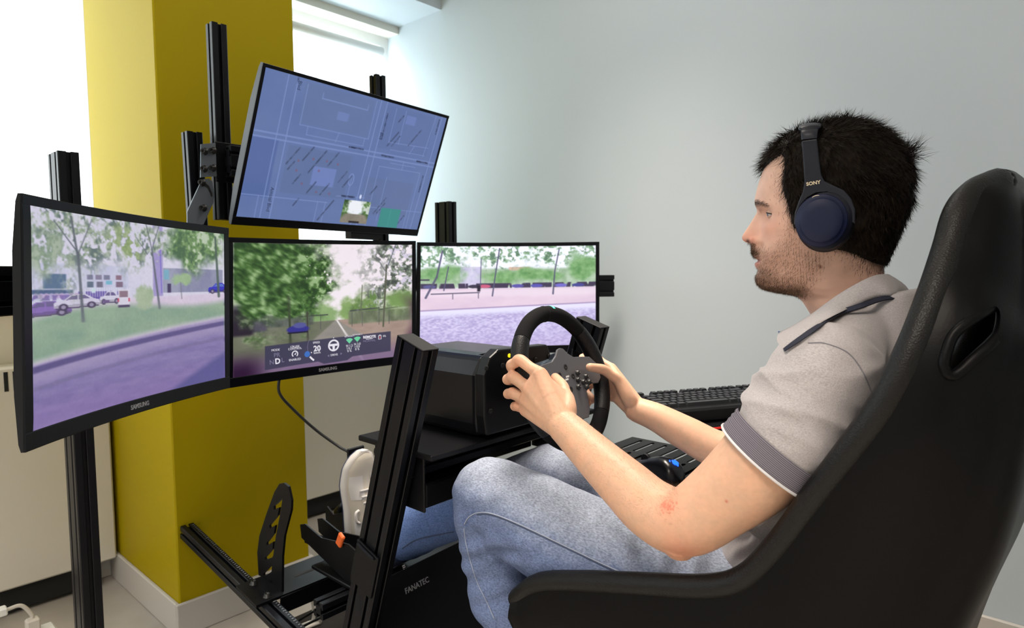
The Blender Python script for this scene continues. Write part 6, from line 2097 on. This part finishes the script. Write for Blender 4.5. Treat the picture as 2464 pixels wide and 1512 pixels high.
# lanyard strap under the collar edge
lan = [(2167, 709, 1.045), (2150, 713, .992), (2100, 723, .949), (2040, 743, .925), (1975, 784, .9225), (1925, 819, .934), (1893, 842, .950)]
lp = np.array([over_shirt(a, b + 6, c_, .0045) for a, b, c_ in catmull(lan, 6)])
for _ in range(6): lp[1:-1] = .25 * lp[:-2] + .5 * lp[1:-1] + .25 * lp[2:]
strap = []
for i, p in enumerate(lp):
    t = unit(lp[min(i + 1, len(lp) - 1)] - lp[max(i - 1, 0)]); o_ = unit(V3(p[0] - RX, p[1] - .26, .15)); w_ = np.cross(t, o_)
    hw = .0042 if i < len(lp) * .55 else .0042 * (1 - .5 * (i / len(lp) - .55) / .45)
    strap.append([p - w_ * hw, p - w_ * hw + o_ * .0018, p + w_ * hw + o_ * .0018, p + w_ * hw])
lanb = MB().grid(np.array(strap), close_v=True, smooth=False)
strR = [[np.array([2 * RX - q_[0], q_[1], q_[2]]) for q_ in r_] for r_ in strap]
lanb.grid(np.array(strR), close_v=True, smooth=False)
lanb.build('lanyard', mat('navy strap', (.010, .012, .030), .7), None, 'narrow navy lanyard strap lying under the polo collar', 'lanyard')

# jeans
j_mb = MB()
kL = atX(1182, 1196, .885); kR = atX(1325, 1150, 1.135)
hipL, hipR = V3(.955, .36, .575), V3(1.145, .36, .575)
midL = atX(1405, 1325, .90)
shL = [atX(1196, 1330, .885), atX(1205, 1420, .885), V3(.885, .775, .43), V3(.885, .735, .30)]
limb(j_mb, [hipL, (hipL + midL) / 2 + [0, 0, .005], midL, midL * .4 + kL * .6, kL], [.108, .102, .094, .086, .0770], 30)
limb(j_mb, [kL + V3(0, .004, 0), shL[0], shL[1], shL[2], shL[3]], [.0745, .0700, .064, .060, .058], 30)
ankR = atX(942, 1300, 1.005)
midR = (kR + ankR) / 2 + V3(.01, 0, .012)
limb(j_mb, [hipR - V3(0, 0, .03), hipR * .5 + kR * .5 + [0, 0, -.018], kR], [.095, .084, .078], 28)
limb(j_mb, [kR, midR, ankR + unit(kR - ankR) * .03], [.0755, .0700, .0640], 28)
hull(j_mb, [(hipL, .10), (hipR - V3(0, 0, .03), .09), (V3(1.05, .335, .59), .10)])
jV, jF, jN = remesh_np(j_mb, 0.0040, 7, 0.5)
q = np.array([mnoise.fractal(Vector(p) * 11, 1.0, 2.0, 3) for p in jV])
wk = np.zeros(len(jV))


def wr(c, ax, r, f, amp, seed):
    global wk
    d_ = np.linalg.norm(jV - c, axis=1); t = (jV - c) @ unit(ax); s_ = (jV - c) @ unit(np.cross(ax, (1, 0, 0)))
    nn_ = np.array([mnoise.noise(Vector((a * f, b * f * .22, seed))) for a, b in zip(t, s_)])
    wk = wk + amp * np.exp(-(d_ / r) ** 2) * nn_


wr(atX(1195, 1320, .83), V3(0, .35, 1), .10, 38, .017, 3.1)      # behind the knee
wr(atX(1620, 1390, .86), V3(0, -1, .25), .11, 34, .019, 7.7)     # hip crease
wr(shL[1], V3(0, .3, 1), .12, 30, .012, 5.5)
wr(ankR, ankR - kR, .11, 30, .008, 9.1)
wr(midL, midL - kL, .14, 16, .007, 2.2)
jV = jV + jN * (.0022 * q + wk)[:, None]
seamp = [(1118, 1262), (1128, 1246), (1148, 1235), (1180, 1236), (1240, 1258), (1350, 1310), (1450, 1358), (1500, 1380), (1545, 1400)]
bvhJ = BVHTree.FromPolygons([tuple(v) for v in jV], [tuple(f) for f in jF])
pts = [camhit(bvhJ, a, b)[0] for a, b in catmull(seamp, 5)]; pts = np.array([p for p in pts if p is not None])
dmin = np.min(np.linalg.norm(jV[:, None, :] - pts[None, ::2, :], axis=2), axis=1)
fn = np.array([mnoise.fractal(Vector((p[0] * 30, p[1] * 55, p[2] * 30)), 1.0, 2.0, 3) for p in jV])
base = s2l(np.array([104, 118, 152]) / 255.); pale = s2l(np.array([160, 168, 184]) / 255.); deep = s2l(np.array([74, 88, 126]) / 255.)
topm = ss(.05, .95, jN[:, 2] + .07 * fn) * ss(.50, .62, jV[:, 2]) * .9  # fading plus painted shading: cloth facing up paler, lower parts bluer
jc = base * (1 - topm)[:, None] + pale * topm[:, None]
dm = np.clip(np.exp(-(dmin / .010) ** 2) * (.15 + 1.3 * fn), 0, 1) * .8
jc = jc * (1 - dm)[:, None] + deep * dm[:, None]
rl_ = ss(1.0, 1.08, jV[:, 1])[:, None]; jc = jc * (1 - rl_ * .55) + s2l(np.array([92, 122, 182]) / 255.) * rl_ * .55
jme = mesh_np('jeans', jV, jF); set_col(jme, jc * (1 + .12 * fn)[:, None], 'fade_shade')
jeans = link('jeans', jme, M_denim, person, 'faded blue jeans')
seam(bvhJ, seamp, .0012, 'side_seam', M_seam, jeans, off=.0006)
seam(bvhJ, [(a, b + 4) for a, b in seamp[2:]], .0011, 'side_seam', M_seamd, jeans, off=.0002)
seam(bvhJ, [(1117, 1272), (1122, 1310), (1135, 1360), (1150, 1405), (1172, 1450), (1190, 1490)], .0010, 'side_seam', M_seam, jeans, off=.0005)
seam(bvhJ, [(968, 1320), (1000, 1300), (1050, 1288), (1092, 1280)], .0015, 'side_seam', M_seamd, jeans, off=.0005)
hm = ankR + unit(kR - ankR) * .0
axh = unit(ankR - kR); uh = unit(np.cross(axh, (0, 0, 1.0))); vh = np.cross(axh, uh)
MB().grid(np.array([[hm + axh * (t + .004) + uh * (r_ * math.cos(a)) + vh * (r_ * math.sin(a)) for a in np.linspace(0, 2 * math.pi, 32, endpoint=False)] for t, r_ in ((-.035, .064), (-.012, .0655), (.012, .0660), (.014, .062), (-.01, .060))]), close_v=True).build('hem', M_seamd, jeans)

# shoes
M_shoe = mat('cream leather', (.50, .46, .39), .6, spec=.3)
M_shoe2 = mat('white mesh', (.56, .54, .52), .8, spec=.2)
M_sole = mat('white rubber sole', (.60, .57, .54), .6, spec=.3)
M_navy = mat('navy trim', (.02, .03, .08), .6)


def shoe(heel, Lx, Nx, label):
    Lx = unit(Lx); Nx = unit(Nx - Lx * np.dot(Nx, Lx)); Sx = np.cross(Lx, Nx)
    e = None
    st = np.linspace(0, 1, 26)
    Wf = np.interp(st, [0, .06, .2, .45, .68, .85, .95, 1], [.018, .030, .036, .037, .046, .042, .028, .006])
    Hf = np.interp(st, [0, .06, .2, .34, .5, .68, .85, .95, 1], [.070, .088, .094, .088, .070, .055, .046, .036, .020])
    sp = .030 * np.clip((st - .62) / .38, 0, 1) ** 2          # toe spring
    G = []
    for s_, w_, h_, b_ in zip(st, Wf, Hf, sp):
        c_ = heel + Lx * (.285 * s_) + Nx * b_
        G.append([c_ + Sx * (w_ * math.cos(a)) * (1 - .35 * max(0, math.sin(a)) ** 2) + Nx * (.018 + (h_ - .018) * max(0, math.sin(a)) ** .75) for a in np.linspace(0, math.pi, 15)])
    mb = MB().grid(np.array(G)); mb.add(G[0], [tuple(range(15))]); mb.add(G[-1], [tuple(range(15))])
    up = mb.build('shoe', M_shoe, person, label)
    G2 = []
    for s_, w_, b_ in zip(st, Wf, sp):
        c_ = heel + Lx * (.290 * s_ - .003) + Nx * b_
        w2 = w_ + .004
        G2.append([c_ + Sx * (w2 * .96) + Nx * 0, c_ + Sx * w2 + Nx * .006, c_ + Sx * (w2 * .98) + Nx * .024, c_ - Sx * (w2 * .98) + Nx * .024, c_ - Sx * w2 + Nx * .006, c_ - Sx * (w2 * .96)])
    mb = MB().grid(np.array(G2), close_v=True); mb.add(G2[0], [tuple(range(6))]); mb.add(G2[-1], [tuple(range(6))])
    mb.build('sole', M_sole, up)
    G3 = [[p - Nx * .0035 for p in (r_[0], r_[5])] + [r_[5] + Nx * .0002, r_[0] + Nx * .0002] for r_ in G2]
    MB().grid(np.array(G3), close_v=True, smooth=False).build('outsole', M_navy, up)
    # panels: toe overlay, side panel, laces, pull tab
    for s0, s1, a0, a1, m, nm in ((.56, .78, .25, 1.15, M_shoe2, 'side_panel'), (.56, .78, math.pi - 1.15, math.pi - .25, M_shoe2, 'side_panel'), (.16, .36, .2, .9, M_shoe2, 'heel_panel'), (.16, .36, math.pi - .9, math.pi - .2, M_shoe2, 'heel_panel')):
        Q = []
        for s_ in np.linspace(s0, s1, 8):
            w_ = np.interp(s_, st, Wf) + .0012; h_ = np.interp(s_, st, Hf) + .0012; b_ = np.interp(s_, st, sp)
            c_ = heel + Lx * (.285 * s_) + Nx * b_
            Q.append([c_ + Sx * (w_ * math.cos(a)) * (1 - .35 * max(0, math.sin(a)) ** 2) + Nx * (.018 + (h_ - .018) * max(0, math.sin(a)) ** .75) for a in np.linspace(a0, a1, 7)])
        MB().grid(np.array(Q)).build(nm, m, up)
    for k in range(5):
        s_ = .42 + k * .055; w_ = np.interp(s_, st, Wf) * .55; h_ = np.interp(s_, st, Hf); b_ = np.interp(s_, st, sp); c_ = heel + Lx * (.285 * s_) + Nx * (b_ + h_ + .002)
        MB().tube([c_ - Sx * w_ - Nx * .006, c_, c_ + Sx * w_ - Nx * .006], .0028, 6).build('lace', M_shoe2, up)
    c_ = heel + Lx * .10 + Nx * .060
    MB().tube(catmull([c_ + Sx * .036, c_ + Sx * .046 + Lx * .010, c_ + Sx * .046 + Lx * .030, c_ + Sx * .036 + Lx * .035], 5), .004, 8).build('lace_loop', M_sole, up)
    MB().tube(catmull([c_ - Sx * .036, c_ - Sx * .046 + Lx * .010, c_ - Sx * .046 + Lx * .030, c_ - Sx * .036 + Lx * .035], 5), .004, 8).build('lace_loop', M_sole, up)
    return up


toe = atX(854, 1082, .998)
Lr = V3(0, .03, 1.0)
shoe(toe - unit(Lr) * .285 + V3(0, .012, 0), Lr, V3(0.10, -1, 0.02), 'cream and white running shoe on the pedal')
shoe(V3(.885, .665, .196), V3(0, 1, .02), V3(0, 0, 1), 'cream and white running shoe under the seat front')
MB().tube([ankR + axh * -.02, ankR + axh * .05 + V3(0, .01, 0)], [.045, .040], 16).build('sock', M_navy, person)
MB().tube([shL[3] + V3(0, 0, .02), V3(.885, .72, .25)], [.045, .040], 16).build('sock', M_navy, person)
MB().box((1.05, .80, .1875), (.50, .34, .010), bev=.002).build('foot_plate', M_plate, rig)
bar((0.80, .80, .1625), (1.30, .80, .1625), (0, 1, 0), 1, 1, rig, 'cross_member')

# ------------------------------------------------------------------ headphones
M_hp = mat('midnight blue plastic', (.0048, .0058, .013), .42, spec=.35)
add_bump(M_hp, 900, .08, .0003)
M_hpd = mat('midnight blue disc', (.0050, .0085, .036), .5, spec=.3)
M_hpc = mat('black earpad leather', (.006, .006, .008), .5)
M_gold = mat('pale gold print', (.75, .62, .42), .35, metal=.4)
hpR = empty('headphones', tuple(hp3(hu(1984, 530, .09)[0], 0, hu(1984, 530, .09)[1])), 'midnight blue over-ear headphones worn by the driver', 'headphones')
WP = .094     # outer plane of the cups from the mid plane


def hq(px, py, w): u, z = hu(px, py, w); return u, z


for sgn in (1, -1):
    cu, cz = hu(1985, 532, WP); du, dz = hu(1976, 531, WP + .012)
    P3 = lambda u, w, z: hp3(u, sgn * w, z)
    ax_ = HL * sgn
    # cushion, cup body, raised disc
    G = []
    for r_, w_ in ((.026, .066), (.036, .066), (.040, .072), (.040, .080), (.0375, .084), (.0375, .098), (.0355, .1035), (.0, .1035)):
        G.append([P3(cu + r_ * .93 * math.cos(a), w_, cz + r_ * 1.07 * math.sin(a)) for a in np.linspace(0, 2 * math.pi, 44, endpoint=False)])
    MB().grid(np.array(G[:5]), close_v=True).build('ear_cushion', M_hpc, hpR)
    cup = MB().grid(np.array(G[4:]), close_v=True).build('ear_cup', M_hp, hpR)
    G = []
    for r_, w_ in ((.0345, .1030), (.0342, .1050), (.0325, .1062), (.0290, .1068), (.0282, .1090), (.0268, .1102), (.015, .1108), (.0, .1109)):
        G.append([P3(du + r_ * .95 * math.cos(a), w_, dz + r_ * 1.06 * math.sin(a)) for a in np.linspace(0, 2 * math.pi, 44, endpoint=False)])
    MB().grid(np.array(G), close_v=True).build('cup_disc', M_hpd, cup)
    # yoke: arm widening into a ring round the cup
    out = [(1929, 340), (1966, 335), (1971, 380), (1976, 420), (1984, 436), (2004, 446), (2030, 458), (2048, 478), (2058, 505), (2058, 540), (2050, 535), (2047, 508), (2036, 486), (2016, 470), (1990, 462), (1964, 464), (1942, 476), (1927, 496), (1919, 522), (1917, 545), (1911, 540), (1913, 512), (1922, 486), (1932, 462), (1936, 440), (1934, 400)]
    op = [hu(a, b, WP + .006) for a, b in out]
    mbk = MB()
    kz = len(op); zt = max(z for u, z in op); zlo = min(z for u, z in op)
    bendw = lambda z: WP + .006 
    mbk.add([P3(u, bendw(z) + .003, z) for u, z in op] + [P3(u, bendw(z) - .004, z) for u, z in op], [tuple(range(kz)), tuple(range(2 * kz - 1, kz - 1, -1))] + [(i, (i + 1) % kz, kz + (i + 1) % kz, kz + i) for i in range(kz)])
    yk = mbk.build('yoke', M_hp, hpR)
    bevel_mod(yk, .0015, 2, 50)
    if sgn == 1:
        a = hu(1957, 441, WP + .010); b = hu(1974, 436, WP + .010)
        o_ = P3(a[0], bendw(a[1]) + .0034, a[1])
        text('logo', 'SONY', o_, -HF + V3(0, 0, .12), V3(0, 0, 1), .0066, M_gold, yk, bold=.0002)
        pu, pz = hu(1964, 474, WP + .012)
        MB().tube([P3(pu + .0048 * math.cos(t) , .1058, pz + .0018 * math.sin(t) + .0008 * math.cos(t) * -1) for t in np.linspace(0, 2 * math.pi, 21)], .0005, 5, cap=False).build('port_ring', M_gold, cup)
# headband over the crown
bu0, bz0 = hu(1948, 338, .085); bu1, bz1 = hu(1953, 298, .0)
G = []; G2 = []
for t in np.linspace(-1, 1, 41):
    a = t * math.pi / 2
    w_ = .0955 * math.sin(a) * (1 - .0 * abs(t)); z = bz0 + (bz1 - .010 - bz0) * math.cos(a) ** .75 if abs(t) < 1 else bz0
    u = bu0 + (bu1 - bu0) * math.cos(a)
    wid = .0125 + .004 * math.cos(a)
    on = HL * math.sin(a) * 1.0 + V3(0, 0, math.cos(a)); on = unit(on)
    tk = .0055 if abs(t) < .72 else .0025
    c_ = hp3(u, w_, z)
    wd_ = wid if abs(t) < .72 else wid * .80
    G.append([c_ + HF * (wd_ * math.cos(k)) + on * (tk * math.sin(k)) for k in np.linspace(0, 2 * math.pi, 16, endpoint=False)])
b = MB().grid(np.array(G), close_v=True); b.add(G[0], [tuple(range(16))]); b.add(G[-1], [tuple(range(16))])
b.build('headband', M_hp, hpR)
